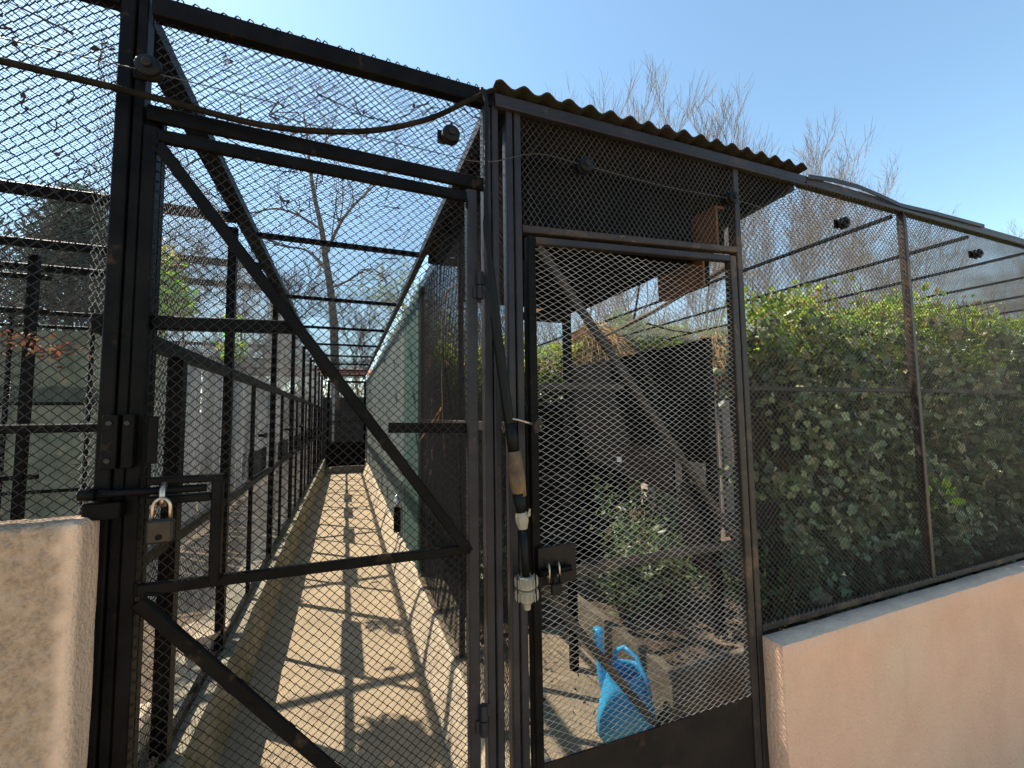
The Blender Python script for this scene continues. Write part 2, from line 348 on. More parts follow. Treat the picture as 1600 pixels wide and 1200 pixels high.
# ------------------------------------------------------------------ gate opening of the corridor: jambs, transom, top beam
t = thing('gate_frame', 'black steel frame round the corridor gate with mesh above it', 'gate frame', (0, 0, 0))
for x0, x1, y0, y1, z0, z1, m in ((-.566, -.535, -.02, .03, 0, 2.72, 'black'), (-.533, -.509, -.012, .03, 0, 2.70, 'black'), (-.5075, -.477, .02, .05, 0, 2.40, 'black'),
                                 (.434, .462, -.01, .03, 0, 2.66, 'blue'), (.465, .488, -.016, .03, 0, 2.66, 'blue')):
    MB().box(x0, x1, y0, y1, z0, z1, .003).build('jamb', m, t)
MB().bar((-.50, 0, 2.665), (.47, 0, 2.665), .055, .04).build('top_beam', 'black', t)
MB().bar((-.50, -.008, 2.362), (.434, -.008, 2.345), .042, .02).build('transom', 'black', t)
wire_mesh('mesh_panel', (-.50, .004, 2.35), X, Z, .95, .33, .028, .026, .0018, 'wire', t, seed=3)
# gate leaf
g = thing('corridor_gate', 'tall black steel mesh gate with a diagonal brace, padlocked at the left', 'gate', (-.04, 0, .05))
MB().box(-.5065, -.476, -.018, .017, .06, 2.325, .003).build('stile', 'black', g)
MB().box(.372, .407, -.018, .017, .06, 2.318, .003).build('stile', 'blue', g)
MB().bar((-.475, -.006, 2.304), (.372, -.006, 2.292), .034, .02).build('top_rail', 'black', g)
MB().bar((-.475, .0, .085), (.372, .0, .085), .05, .03).build('bottom_rail', 'black', g)
MB().bar((-.475, .019, 1.803), (-.125, .019, 1.812), .036, .03).build('rail', 'black', g)
MB().bar((.125, .019, 1.512), (.372, .019, 1.506), .032, .03).build('rail', 'black', g)
MB().bar((-.475, -.012, 1.128), (.372, -.012, 1.121), .028, .018).build('rail', 'black', g)
MB().bar((-.473, -.013, 2.275), (.372, -.013, 1.112), .032, .018).build('brace', 'black', g)
MB().bar((-.470, -.013, 1.10), (.372, -.013, .11), .032, .018).build('brace', 'black', g)
wire_mesh('mesh_panel', (-.49, .0, .07), X, Z, .885, 2.23, .0285, .0265, .0018, 'wire', g, seed=5, warp=.003)
b = MB()
for z in (1.98, .60):
    b.tube([(.412, -.03, z-.04), (.412, -.03, z+.04)], .011, 12)
    hb = b
for i, z in enumerate((1.98, .60)):
    h = MB().tube([(.413, -.031, z-.045), (.413, -.031, z-.002)], .0115, 12).tube([(.413, -.031, z+.002), (.413, -.031, z+.045)], .0115, 12)
    h.box(.39, .412, -.024, -.0185, z-.04, z-.004).box(.414, .436, -.024, -.0185, z+.004, z+.04); h.build('hinge', 'blue', g, smooth=False)
# latch case with sliding bolt
lb = MB().bar((-.450, -.035, 1.395), (-.295, -.035, 1.395), .018, .03).bar((-.45, -.035, 1.348), (-.322, -.035, 1.348), .020, .03).bar((-.307, -.035, 1.404), (-.307, -.035, 1.135), .024, .028)
lc = lb.build('latch_frame', 'black', g)
MB().tube([(-.575, -.045, 1.372), (-.33, -.045, 1.372)], .0095, 10).tube([(-.578, -.045, 1.372), (-.55, -.045, 1.372)], .014, 10).build('bolt', 'black', g, smooth=True)
MB().tube([(-.415, -.05, 1.39), (-.415, -.062, 1.375), (-.414, -.066, 1.355), (-.413, -.06, 1.335)], .007, 8).build('bolt_handle', 'steel', g, smooth=True)
MB().box(-.545, -.515, -.048, -.022, 1.43, 1.56, .002).box(-.508, -.485, -.044, -.022, 1.43, 1.562, .002).build('cover_plate', 'black', g)
MB().box(-.462, -.441, -.032, -.024, 1.437, 1.556, .002).build('slot_plate', 'black', g)
MB().box(-.572, -.50, -.052, -.022, 1.312, 1.352, .003).build('bolt_keep', 'black', g)
wb_ = MB(); R6 = random.Random(6)
for p, d in (((-.474, -.019, 2.288), (0, 0, -1)), ((-.474, -.021, 1.145), (0, 0, -1)), ((.371, -.021, 1.136), (0, 0, -1)), ((.371, -.019, 2.275), (0, 0, -1)), ((-.45, -.022, 1.118), (1, 0, -.2)), ((-.32, -.022, 1.143), (1, 0, 0))):
    p = Vector(p); d = Vector(d).normalized()
    for q in range(6): c_ = p+d*q*.005; wb_.lathe(c_+Vector((0, .002, 0)), (0, -1, 0), [(0, .005), (.003, .0045), (.005, .002)], 7)
wb_.build('weld_bead', 'black', g, kind='stuff')
for c_ in ((-.53, -.048, 1.54), (-.53, -.048, 1.45), (-.497, -.044, 1.54)): MB().lathe(c_, (0, -1, 0), [(0, .006), (.004, .006), (.005, .003)], 8).build('screw', 'brownp', g)
# padlock
pd = thing('padlock', 'old brass padlock with a worn steel shackle hanging from the gate bolt', 'padlock', (-.405, -.075, 1.25))
pc = MB().box(-.437, -.385, -.088, -.064, 1.252, 1.308, .005); pc.build('body', 'brass', pd)
pts = [(-.4285, -.076, 1.30)] + [(-.411 - .0175*math.cos(q), -.076, 1.335 + .022*math.sin(q)) for q in np.linspace(0, math.pi, 12)] + [(-.3935, -.076, 1.30)]
MB().tube(pts, .0042, 10).build('shackle', 'steel', pd, smooth=True)
MB().lathe((-.411, -.0885, 1.268), (0, -1, 0), [(0, .007), (.001, .007), (.0012, .003)], 14).build('keyhole', 'black', pd)

# ------------------------------------------------------------------ left front fence
t = thing('mesh_fence', 'black steel mesh fence above the tan wall left of the gate', 'fence', (-2, 0, 1.3))
MB().bar((-4.2, 0, 2.672), (-.568, 0, 2.672), .055, .04).build('top_beam', 'black', t)
MB().bar((-4.2, .02, 1.528), (-.568, .02, 1.530), .022, .03).build('rail', 'black', t)
wire_mesh('mesh_panel', (-4.2, .0, 1.31), X, Z, 3.64, 1.36, .030, .027, .0020, 'wire', t, seed=9, warp=.006)

# ------------------------------------------------------------------ aviary gate and its frame
t = thing('gate_frame', 'blue black steel posts and lintel round the right hand gate, mesh above', 'gate frame', (1.1, 0, 0))
for x0, x1, z1, m in ((.518, .543, 2.655, 'blue'), (.549, .575, 2.655, 'blue'), (1.622, 1.654, 2.66, 'brownp')):
    MB().box(x0, x1, -.016, .028, 0, z1, .003).build('jamb', m, t)
MB().bar((.576, 0, 2.209), (1.621, 0, 2.272), .026, .036).build('lintel', 'brownp', t)
wire_mesh('mesh_panel', (1.655, -.004, 2.19), X, Z, .45, .50, .0215, .040, .0014, 'wirem', t, seed=13) if False else None
MB().bar((.475, -.006, 2.663), (2.10, -.006, 2.690), .040, .04).build('top_beam', 'blue', t)
MB().bar((.476, -.022, 2.637), (2.10, -.022, 2.662), .012, .02).build('edge_strip', 'blue', t)
def kp(x, y, z): return z < 2.645 + (x-.58)*.018
wire_mesh('mesh_panel', (.578, -.004, 2.215), X, Z, 1.05, .46, .0245, .034, .0015, 'wirem', t, seed=12, keep=lambda x, y, z: (z < 2.660+(x-.58)*.018) & (z > 2.204+(x-.58)*.06))
g = thing('aviary_gate', 'weathered brown mesh gate with a rusty kick panel and a diagonal brace', 'gate', (1.1, 0, .1))
MB().box(.596, .626, -.016, .016, .05, 2.19, .003).build('stile', 'black', g)
MB().box(1.574, 1.610, -.02, .016, .05, 2.24, .003).build('stile', 'brownp', g)
MB().bar((.626, -.004, 2.172), (1.574, -.004, 2.226), .026, .032).build('top_rail', 'blue', g)
MB().bar((.626, .016, 1.648), (1.0, .016, 1.648), .026, .028).build('rail', 'brownp', g)
MB().bar((.626, .016, .987), (1.574, .016, .983), .028, .028).build('rail', 'brownp', g)
MB().bar((.652, .012, 2.16), (1.566, .012, .995), .030, .022).build('brace', 'brownp', g)
MB().bar((.630, .012, .968), (1.10, .012, .378), .030, .022).build('brace', 'brownp', g)
MB().add([(.626, -.012, .06), (1.574, -.012, .06), (1.574, -.012, .372), (.626, -.012, .392), (.626, -.006, .06), (1.574, -.006, .06), (1.574, -.006, .372), (.626, -.006, .392)],
         [(0,1,2,3),(5,4,7,6),(0,4,5,1),(1,5,6,2),(2,6,7,3),(3,7,4,0)]).build('kick_panel', 'rust', g)
wire_mesh('mesh_panel', (.612, -.006, .375), X, Z, .97, 1.80, .041, .0235, .0018, 'wirel', g, seed=15, warp=.003, keep=lambda x, y, z: z < 2.17+(x-.626)*.057)
MB().box(.585, .592, -.0, .004, .1, 2.1).build('stop_bar', 'black', g)
MB().box(.607, .752, -.034, -.0265, .972, 1.098, .002).build('bolt_plate', 'rust', g)
MB().tube([(.60, -.052, 1.022), (.72, -.052, 1.026)], .011, 10).build('bolt', 'black', g, smooth=True)
rg_ = MB()
for x in (.635, .672): rg_.tube([(x+.004*math.cos(q), -.052+.017*math.cos(q), 1.022+.03*math.sin(q)) for q in np.linspace(0, 2*math.pi, 17)], .0035, 6, False)
rg_.build('bolt_ring', 'steel', g, smooth=True)
p2 = thing('padlock', 'small dark padlock hooked through the bolt of the right hand gate', 'padlock', (.655, -.07, .97))
MB().box(.634, .672, -.082, -.064, .955, .992, .004).build('body', 'rust', p2)
MB().tube([(.641, -.073, .99)] + [(.653-.012*math.cos(q), -.073, 1.012+.012*math.sin(q)) for q in np.linspace(0, math.pi, 9)] + [(.665, -.073, .99)], .003, 8).build('shackle', 'black', p2, smooth=True)
e = thing('eye_bolt', 'rusty bolt with a round washer sticking out beside the hose', 'bolt', (.58, -.03, 1.51))
MB().tube([(.497, -.075, 1.535), (.525, -.078, 1.53), (.60, -.085, 1.507)], .0042, 8).build('rod', 'steel', e, smooth=True)
MB().lathe((.592, -.084, 1.509), (.55, -.75, -.2), [(-.002, .0245), (0, .0255), (.002, .0245), (.0025, .008), (.006, .007)], 24).build('washer', 'brownp', e)

# ------------------------------------------------------------------ right fence
def ties(p0, p1, sp, parent, m='wire', up_=1, seed=0):      # ends of the mesh bent over the beam
    r2 = np.random.default_rng(seed); p0 = Vector(p0); p1 = Vector(p1); n = int((p1-p0).length/sp); b = MB()
    for i in range(n):
        p = p0.lerp(p1, (i+.5+r2.normal(0, .1))/n); h = r2.uniform(.006, .011)
        b.tube([p+Vector((-.008, -.005, -.002*up_)), p+Vector((-.003, -.002, h*up_)), p+Vector((.004, .002, h*.9*up_)), p+Vector((.007, .008, -.002*up_))], .0019, 4, False)
    b.build('bent_wire_ends', m, parent, kind='stuff')
ties((-4.2, -.022, 1.31), (-.57, -.022, 1.31), 5, t) if False else None
t = thing('mesh_fence', 'weathered steel mesh fence on the pink wall in front of the hedge', 'fence', (4, 0, .6))
MB().bar((2.10, 0, 2.690), (8.4, 0, 2.70), .044, .045).build('top_beam', 'brownp', t)
MB().bar((2.10, -.026, 2.668), (8.4, -.026, 2.678), .018, .014).build('edge_strip', 'blue', t)
MB().bar((1.66, .017, 1.650), (8.4, .017, 1.652), .022, .026).build('rail', 'brownp', t)
MB().bar((1.656, 0, .628), (8.4, 0, .628), .030, .03).build('bottom_rail', 'brownp', t)
p0 = MB().box(2.935, 2.965, -.018, .018, .645, 2.667, .003).build('post', 'brownp', t)
piece('post', p0, (2.0, 0, 0), t); piece('post', p0, (4.1, 0, 0), t)
for x0, x1, sd in ((1.657, 2.95, 21), (2.95, 4.95, 22), (4.95, 7.05, 23), (7.05, 8.4, 24)):
    wire_mesh('mesh_panel', (x0, -.004, .62), X, Z, x1-x0, 2.06, .031, .028, .0016, 'wirem', t, seed=sd, warp=.005)

gf = [o for o in bpy.data.objects if o.name == 'gate_frame'][0]; mf = [o for o in bpy.data.objects if o.name == 'mesh_fence'][0]
ties((-.49, -.016, 2.690), (.43, -.016, 2.690), .033, gf, seed=1); ties((-4.2, -.016, 2.698), (-.58, -.016, 2.698), .035, mf, seed=2)
ties((1.7, -.024, 2.662), (8.3, -.024, 2.670), .030, t, 'wirem', -1, 3); ties((1.66, -.018, .645), (8.3, -.018, .645), .030, t, 'wirem', 1, 4)
fl = MB(); q = [(2.12, -.030, 2.705), (2.3, -.032, 2.722), (2.5, -.036, 2.724), (2.7, -.036, 2.708), (2.88, -.034, 2.69), (3.2, -.030, 2.705), (3.8, -.030, 2.715)]
for a_, b_ in zip(q, q[1:]): fl.bar(a_, b_, .022, .006)
fl.build('flashing_strip', 'blue', t)
# ------------------------------------------------------------------ shed roof over the right gate
t = thing('shed_roof', 'mossy corrugated roof over the right hand gate', 'roof', (1.25, .5, 2.7))
RD = 1.45
def corr_sheet(x0, x1, lift):
    n = int((x1-x0)/.0125)+1; vs = []; fs = []
    for k, y in enumerate((-.045, .25, .6, RD)):
        for i in range(n+1):
            x = x0+(x1-x0)*i/n; z = 2.700+lift+(x-.47)*.018 + .0125*math.cos((x-.49)*2*math.pi/.092) - .05*y + random.uniform(-.0012, .0012)
            vs.append((x, y, z)); vs.append((x, y, z+.007))
    for k in range(3):
        for i in range(n):
            a = (k*(n+1)+i)*2; b_ = a+2; c = ((k+1)*(n+1)+i)*2; d = c+2
            fs += [(a, c, d, b_), (a+1, b_+1, d+1, c+1)]
            if k == 0: fs.append((a, b_, b_+1, a+1))
            if k == 2: fs.append((c, c+1, d+1, d))
    return MB().add(vs, fs)
corr_sheet(.47, 1.30, 0).build('roof_sheet', 'corr', t, smooth=False); corr_sheet(1.21, 2.09, .006).build('roof_sheet', 'corr', t)
for y in (.45, .95, 1.40): MB().bar((.50, y, 2.655-.05*y), (2.04, y, 2.67-.05*y), .04, .05).build('purlin', 'darkwood', t)
MB().bar((2.03, -.0, 2.662), (2.03, RD, 2.595), .04, .06, (0, 0, 1)).build('verge_beam', 'blue', t)
MB().bar((.555, .03, 2.655), (.555, RD, 2.59), .04, .045, (0, 0, 1)).build('verge_beam', 'blue', t)
# nest boxes under the roof
t = thing('nest_box', 'long dark timber nest box hanging under the corrugated roof', 'nest box', (1.1, .7, 2.3))
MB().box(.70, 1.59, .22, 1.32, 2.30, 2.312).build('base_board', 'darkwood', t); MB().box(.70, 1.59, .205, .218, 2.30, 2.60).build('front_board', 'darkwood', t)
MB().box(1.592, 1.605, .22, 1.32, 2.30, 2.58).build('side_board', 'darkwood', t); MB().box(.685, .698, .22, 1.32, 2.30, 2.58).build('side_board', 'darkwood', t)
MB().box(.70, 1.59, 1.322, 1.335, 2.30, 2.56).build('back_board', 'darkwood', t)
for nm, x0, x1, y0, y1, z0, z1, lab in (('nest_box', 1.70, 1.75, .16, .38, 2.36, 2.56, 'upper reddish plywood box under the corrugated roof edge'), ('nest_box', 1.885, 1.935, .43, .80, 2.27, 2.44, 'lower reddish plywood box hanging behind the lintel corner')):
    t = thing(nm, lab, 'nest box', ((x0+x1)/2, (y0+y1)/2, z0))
    MB().box(x0, x0+.015, y0, y1, z0, z1).build('side_board', 'wood', t); MB().box(x1-.015, x1, y0, y1, z0, z1).build('side_board', 'darkwood', t)  # left board in lit wood colour; right and front boards darkened as shade
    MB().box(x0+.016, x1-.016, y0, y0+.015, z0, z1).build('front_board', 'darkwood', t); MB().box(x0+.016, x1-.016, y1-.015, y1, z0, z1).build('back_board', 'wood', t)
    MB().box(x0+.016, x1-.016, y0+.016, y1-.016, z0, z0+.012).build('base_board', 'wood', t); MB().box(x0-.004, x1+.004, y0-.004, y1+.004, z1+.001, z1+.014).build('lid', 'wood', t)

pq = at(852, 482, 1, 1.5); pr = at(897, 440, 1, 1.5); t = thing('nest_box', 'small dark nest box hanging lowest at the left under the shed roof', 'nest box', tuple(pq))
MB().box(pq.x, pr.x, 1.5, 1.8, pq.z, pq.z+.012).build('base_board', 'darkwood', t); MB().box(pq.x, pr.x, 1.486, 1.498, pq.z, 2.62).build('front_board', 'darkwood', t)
MB().box(pq.x-.014, pq.x-.002, 1.49, 1.8, pq.z, 2.62).build('side_board', 'wood', t); MB().box(pr.x+.002, pr.x+.014, 1.49, 1.8, pq.z, 2.62).build('side_board', 'darkwood', t)  # lit left side of the dark box is put into its board colour
# ------------------------------------------------------------------ right cage: roof bars, roof mesh, far wall
t = thing('aviary_roof', 'mesh roof with thin steel bars over the hedge enclosure', 'mesh roof', (4, 3, 2.68))
rb = None
for x in (2.92, 3.75, 4.55, 5.4, 6.3, 7.2, 8.1):
    if rb is None: rb = MB().bar((x, .03, 2.66), (x, 6.3, 2.66), .022, .022, (0, 0, 1)).build('roof_bar', 'black', t)
    else: piece('roof_bar', rb, (x-2.92, 0, 0), t)
MB().bar((.6, 6.3, 2.67), (8.4, 6.3, 2.67), .03, .03).build('back_beam', 'black', t)
for x0, x1, y0, y1, sd in ((2.09, 4.6, 0.02, 3.1, 31), (4.6, 8.4, .02, 3.1, 32), (.58, 4.6, 3.1, 6.3, 33), (4.6, 8.4, 3.1, 6.3, 34), (.58, 2.09, 1.47, 3.1, 35)):
    wire_mesh('mesh_panel', (x0, y0, 2.682), X, Y, x1-x0, y1-y0, .046, .046, .0020, 'wireb', t, seed=sd, warp=.006)
t = thing('mesh_fence', 'far mesh fence closing the back of the hedge enclosure', 'fence', (4, 6.3, 0))
for x in (.62, 2.1, 3.6, 5.1, 6.6, 8.1): MB().box(x-.02, x+.02, 6.28, 6.32, 0, 2.65).build('post', 'black', t)
MB().bar((.6, 6.3, 1.35), (8.4, 6.3, 1.35), .03, .03).build('rail', 'black', t)
wire_mesh('mesh_panel', (.6, 6.33, .1), X, Z, 7.8, 2.56, .05, .05, .0018, 'wireb', t, seed=36, warp=.006)

# inner partition seen through the right gate
t = thing('partition_frame', 'dark steel partition frame inside the aviary behind the right gate', 'frame', (1.2, 1.0, 0))
MB().box(1.29, 1.335, .98, 1.02, 0, 2.3).build('post', 'black', t); MB().box(.93, .96, .985, 1.015, 0, 2.3).build('post', 'black', t)
MB().bar((.96, 1, 2.15), (1.29, 1, 2.15), .045, .03).build('rail', 'black', t); MB().bar((.96, 1, 1.155), (1.29, 1, 1.155), .025, .03).build('rail', 'black', t)
wire_mesh('mesh_panel', (.95, .978, .1), X, Z, .36, 2.1, .04, .036, .0011, 'wire', t, seed=41)
t = thing('shelter', 'black board shelter standing in the aviary behind the right gate', 'shelter', (2, 1.4, 0))
MB().box(2.0, 2.02, .575, 2.13, 1.24, 1.985).build('side_board', 'darkwood', t)
MB().add([(2.0,.86,1.0),(2.02,.86,1.0),(2.02,2.13,1.18),(2.0,2.13,1.18),(2.0,.86,1.235),(2.02,.86,1.235),(2.02,2.13,1.235),(2.0,2.13,1.235)],
         [(3,2,1,0),(4,5,6,7),(0,1,5,4),(1,2,6,5),(2,3,7,6),(3,0,4,7)]).build('side_board', 'darkwood', t)
MB().box(2.0, 2.02, .575, .80, .6, 1.10).build('side_board', 'darkwood', t); MB().box(2.0, 2.02, .73, .78, 1.105, 1.235).build('side_board', 'darkwood', t)
MB().box(1.985, 2.035, .53, .57, .15, 1.99).build('post', 'black', t); MB().box(1.985, 2.035, 2.13, 2.17, .15, 1.99).build('post', 'black', t)
MB().box(2.024, 2.6, 2.135, 2.155, .2, 1.95).build('back_board', 'darkwood', t)
MB().box(1.50, 1.98, 2.14, 2.16, .5, 1.62).build('back_board', 'darkwood', t)
c = at(967, 718, 0, 1.99); MB().box(1.992, 1.998, c.y-.03, c.y+.03, c.z-.02, c.z+.02).build('tag_plate', 'silver', t)
pw = MB().box(3.9, 8.5, 3.45, 3.6, 0, 1.72).build('cream_wall', 'cream'); tag(pw, 'plain cream wall seen through mesh right of the black shelter', 'wall')

# leaf helpers
def leaves(name, pts, size, m, parent=None, up_bias=.3, aspect=.55, fold=.25, face=None, seed=0):
    P = np.array(pts); n = len(P); rg = np.random.default_rng(seed)
    d = rg.normal(size=(n, 3)); d[:, 2] -= .3; d /= np.linalg.norm(d, axis=1)[:, None]
    nn = rg.normal(size=(n, 3)); nn[:, 2] += up_bias*2
    if face is not None: nn += np.array(face)
    nn -= d*(nn*d).sum(1)[:, None]; nn /= np.linalg.norm(nn, axis=1)[:, None]+1e-9
    sd = np.cross(d, nn); s_ = (size*rg.uniform(.45, 1.35, n))[:, None]
    a = P - d*s_*.5; b_ = P + d*s_*.5; mid = P - d*s_*.05
    l = mid + sd*s_*aspect*.5 + nn*s_*fold*.4; r_ = mid - sd*s_*aspect*.5 + nn*s_*fold*.4
    tip_l = P + d*s_*.22 + sd*s_*aspect*.38 + nn*s_*fold*.3; tip_r = P + d*s_*.22 - sd*s_*aspect*.38 + nn*s_*fold*.3
    V = np.stack([a, l, tip_l, b_, tip_r, r_], 1).reshape(-1, 3)
    i = np.arange(n)[:, None]*6
    Fq = np.concatenate([i+np.array([[0, 1, 2, 3]]), i+np.array([[0, 3, 4, 5]])], 0)
    return link_mesh(name, V, Fq, m, parent, kind='stuff')

# ------------------------------------------------------------------ hedges
def hedge(label, x0, x1, y0, y1, ztop, n, m_low, m_top, size, seed, stems=40):
    rg = np.random.default_rng(seed); t = thing('hedge', label, 'hedge', ((x0+x1)/2, (y0+y1)/2, 0))
    def top_at(a): return ztop + .24*noise.noise(Vector((a*1.4, seed, 0))) + .10*noise.noise(Vector((a*6, seed, 5)))
    def face_at(a, b): return y0 + .24*noise.noise(Vector((a*2.2, seed, b*2.2)))+.14*noise.noise(Vector((a*7, seed, b*7)))
    x = rg.uniform(x0, x1, n); tops = np.array([top_at(a) for a in x]); z = .03 + rg.random(n)*(tops-.15)
    y = np.array([face_at(a, b) for a, b in zip(x, z)]) + np.abs(rg.normal(0, .11, n)) + (rg.random(n) < .3)*rg.uniform(0, y1-y0, n)
    keep = np.array([noise.noise(Vector((a*6, b*6, c*6))) > -.08 for a, b, c in zip(x, y, z)])
    leaves('foliage', np.stack([x, y, z], 1)[keep], size, m_low, t, seed=seed, face=(0, -.8, .35), aspect=.75)
    nt_ = int((x1-x0)*3200); x = rg.uniform(x0, x1, nt_); tops = np.array([top_at(a) for a in x]); z = tops - .42*rg.random(nt_)**1.3 + rg.normal(0, .02, nt_)
    y = np.array([face_at(a, b) for a, b in zip(x, z)]) + rg.random(nt_)*(y1-y0)*.7
    keep = np.array([noise.noise(Vector((a*8, b*8, c*8))) > -.22 for a, b, c in zip(x, y, z)])
    leaves('sunlit_new_growth', np.stack([x, y, z], 1)[keep], .042, m_top, t, seed=seed+1)  # small top leaves, coloured as sunlit
    # sprouts that stand above the top
    sp = []; st = MB()
    for k in range(stems):
        a = rg.uniform(x0, x1); b = rg.uniform(y0, y1); h = rg.uniform(.08, .3)
        z0 = ztop-.1; st.tube([(a, b, z0), (a+rg.normal(0, .03), b, z0+h)], [.004, .002], 4, False)
        for q in range(9): sp.append((a+rg.normal(0, .025), b+rg.normal(0, .025), z0+h*rg.uniform(.2, 1.1)))
    leaves('sprouts', sp, .042, m_top, t, seed=seed+2); st.build('stems', 'darktwig', t, kind='stuff')
    tw = MB()
    for k in range(160):
        a = rg.uniform(x0, x1); z_ = rg.uniform(0, ztop-.5); b = rg.uniform(y0, y0+.3)
        p = Vector((a, b, z_)); pts = [p]
        for q in range(4): p = p + Vector((rg.normal(0, .06), rg.normal(0, .04), rg.uniform(.05, .16))); pts.append(p)
        tw.tube(pts, [.006, .005, .004, .003, .002], 4, False)
    tw.build('branches', 'darktwig', t, kind='stuff')
    core = MB().box(x0+.1, x1-.02, y0+.42, y1-.1, 0, ztop-.22).build('dark_core_fill', 'litter', t, kind='stuff')  # added solid dark box, keeps sky from showing through the foliage
    return t
hedge('tall dusty green hedge with orange new shoots behind the mesh above the pink wall', 2.42, 8.6, .34, .95, 2.30, 46000, 'ivy', 'hedgetop', .062, 51, 150)
hedge('sunlit hedge rising behind the cream wall right beside the gate post', 3.8, 8.4, 3.75, 4.4, 2.95, 12000, 'hedge', 'hedgetop', .06, 61, 60)
hedge('small leaved hedge seen left of the dark partition post', .75, 2.9, 2.6, 3.2, 2.28, 11000, 'hedge', 'hedgetop', .05, 71, 20)

# ------------------------------------------------------------------ planters, plants, can inside the aviary
t = thing('planter', 'low concrete slab planter with soil behind the watering can', 'planter', (2, .8, 0))
bk = MB().box(-.048, .048, -.03, .03, -.028, .028, .005)
rows = 6
bo = None
def bricks_along(p0, p1, thick, rows, parent, ln=.10, hh=.058):
    global bo
    p0 = Vector(p0); p1 = Vector(p1); L_ = (p1-p0).length; n = int(L_/(ln+.008)); dr = (p1-p0).normalized(); ang = math.atan2(dr.y, dr.x)
    for r_ in range(rows):
        for i in range(n):
            c = p0 + dr*((i+.5+(.5 if r_ % 2 else 0)*.9)*(ln+.008)) + Vector((0, 0, hh/2+r_*(hh+.006)))
            if (c-p0).dot(dr) > L_-.02: continue
            if bo is None: bo = MB().box(-ln/2, ln/2, -.035, .035, -hh/2, hh/2, .006).build('brick', 'brick', parent); o = bo; o.name = 'brick'
            else: o = bo.copy(); COL.objects.link(o); o.parent = parent
            o.location = c - LOC[parent.name]; o.rotation_euler = (random.uniform(-.03, .03), random.uniform(-.02, .02), ang+random.uniform(-.03, .03))
for a_, b_, nn_ in (((1.47, .33), (1.52, 1.42), 2), ((1.524, .33), (2.5, .375), 2)):
    for k in range(nn_):
        fx = (b_[0]-a_[0]) if nn_ and (b_[0]-a_[0]) > .1 else 0; fy = 0 if fx else (b_[1]-a_[1])
        x0_ = a_[0]+fx*k/nn_; x1_ = a_[0]+fx*(k+1)/nn_-.006 if fx else b_[0]; y0_ = a_[1]+fy*k/nn_; y1_ = a_[1]+fy*(k+1)/nn_-.006 if fy else b_[1]
        MB().box(x0_, x1_, y0_, y1_, 0, .30+random.uniform(-.003, .003), .006).build('slab', 'slabm', t)
MB().box(1.54, 2.5, .40, 1.5, 0, .26).build('soil_fill', 'soil', t)
bt0 = t
t = thing('planter', 'curved low brick rim round the plants behind the planter', 'planter', (2.5, 1.9, 0))
bo = MB().box(-.05, .05, -.035, .035, -.029, .029, .006).build('brick', 'brick', t); bo.location = (Vector((1.35, 2.2, .03))-LOC[t.name])
for k in range(22):
    q = math.radians(200 + k*7.2); c = Vector((2.35+.95*math.cos(q), 2.15+.75*math.sin(q), 0))
    for r_ in range(5):
        o = bo.copy(); COL.objects.link(o); o.parent = t; o.location = c+Vector((0, 0, .03+r_*.064)) - LOC[t.name]; o.rotation_euler = (0, 0, q+math.pi/2+random.uniform(-.04, .04))
rg = np.random.default_rng(5)
def plant(label, cx, cy, cz, rad, h, n, m, size, seed):
    t = thing('leafy_plant', label, 'plant', (cx, cy, cz)); r2 = np.random.default_rng(seed); P = []; st = MB()
    for k in range(int(n/22)):
        a = r2.uniform(0, 6.28); rr = rad*r2.random()**.6; top = Vector((cx+rr*math.cos(a), cy+rr*math.sin(a), cz+h*r2.uniform(.5, 1)))
        base = Vector((cx+rr*.3*math.cos(a), cy+rr*.3*math.sin(a), cz)); st.tube([base, (base+top)/2+Vector((r2.normal(0, .02), 0, .03)), top], [.006, .004, .002], 4, False)
        for q in range(22): f = r2.uniform(.35, 1.05); P.append(base.lerp(top, f)+Vector(r2.normal(0, rad*.13, 3)))
    leaves('foliage', P, size, m, t, seed=seed); st.build('stems', 'darktwig', t, kind='stuff'); return t
plant('leafy weed with lit tips in the middle of the slab planter', 2.0, 1.05, .25, .38, .50, 1500, 'hedge', .055, 81)
plant('low leafy weed at the left end of the slab planter', 1.68, .95, .25, .2, .36, 500, 'hedge', .05, 82)
plant('dark bush under the black shelter board', 2.4, 1.6, .1, .5, .85, 1700, 'hedge', .06, 83)
plant('feathery green plant at the foot of the mesh beside the gate post', 2.35, .55, .25, .32, .55, 700, 'hedge', .05, 84)
plant('pale dry weed beside the partition post', 1.15, 1.9, .0, .3, .8, 600, 'ivy', .05, 85)
c = at(1470, 775, 1, .28); t = thing('broad_leaf_tuft', 'bright green leaf tuft low at the foot of the second fence post', 'plant', tuple(c))
for k in range(22):        # each broad leaf a part of its own
    p = c+Vector((random.gauss(0, .05), random.gauss(0, .02), random.gauss(0, .055))); d = (p-c+Vector((random.gauss(0, .02), -.01, .05))).normalized(); sd = d.cross(Vector((0, -1, .3))).normalized(); nn = sd.cross(d); L_ = random.uniform(.05, .085)
    MB().add([p, p+d*L_*.35+sd*L_*.3+nn*.006, p+d*L_*.7+sd*L_*.24+nn*.006, p+d*L_, p+d*L_*.7-sd*L_*.24+nn*.006, p+d*L_*.35-sd*L_*.3+nn*.006, p+d*L_*.5-nn*.004], [(0,1,6),(1,2,6),(2,3,6),(3,4,6),(4,5,6),(5,0,6)]).build('leaf', 'vine', t)
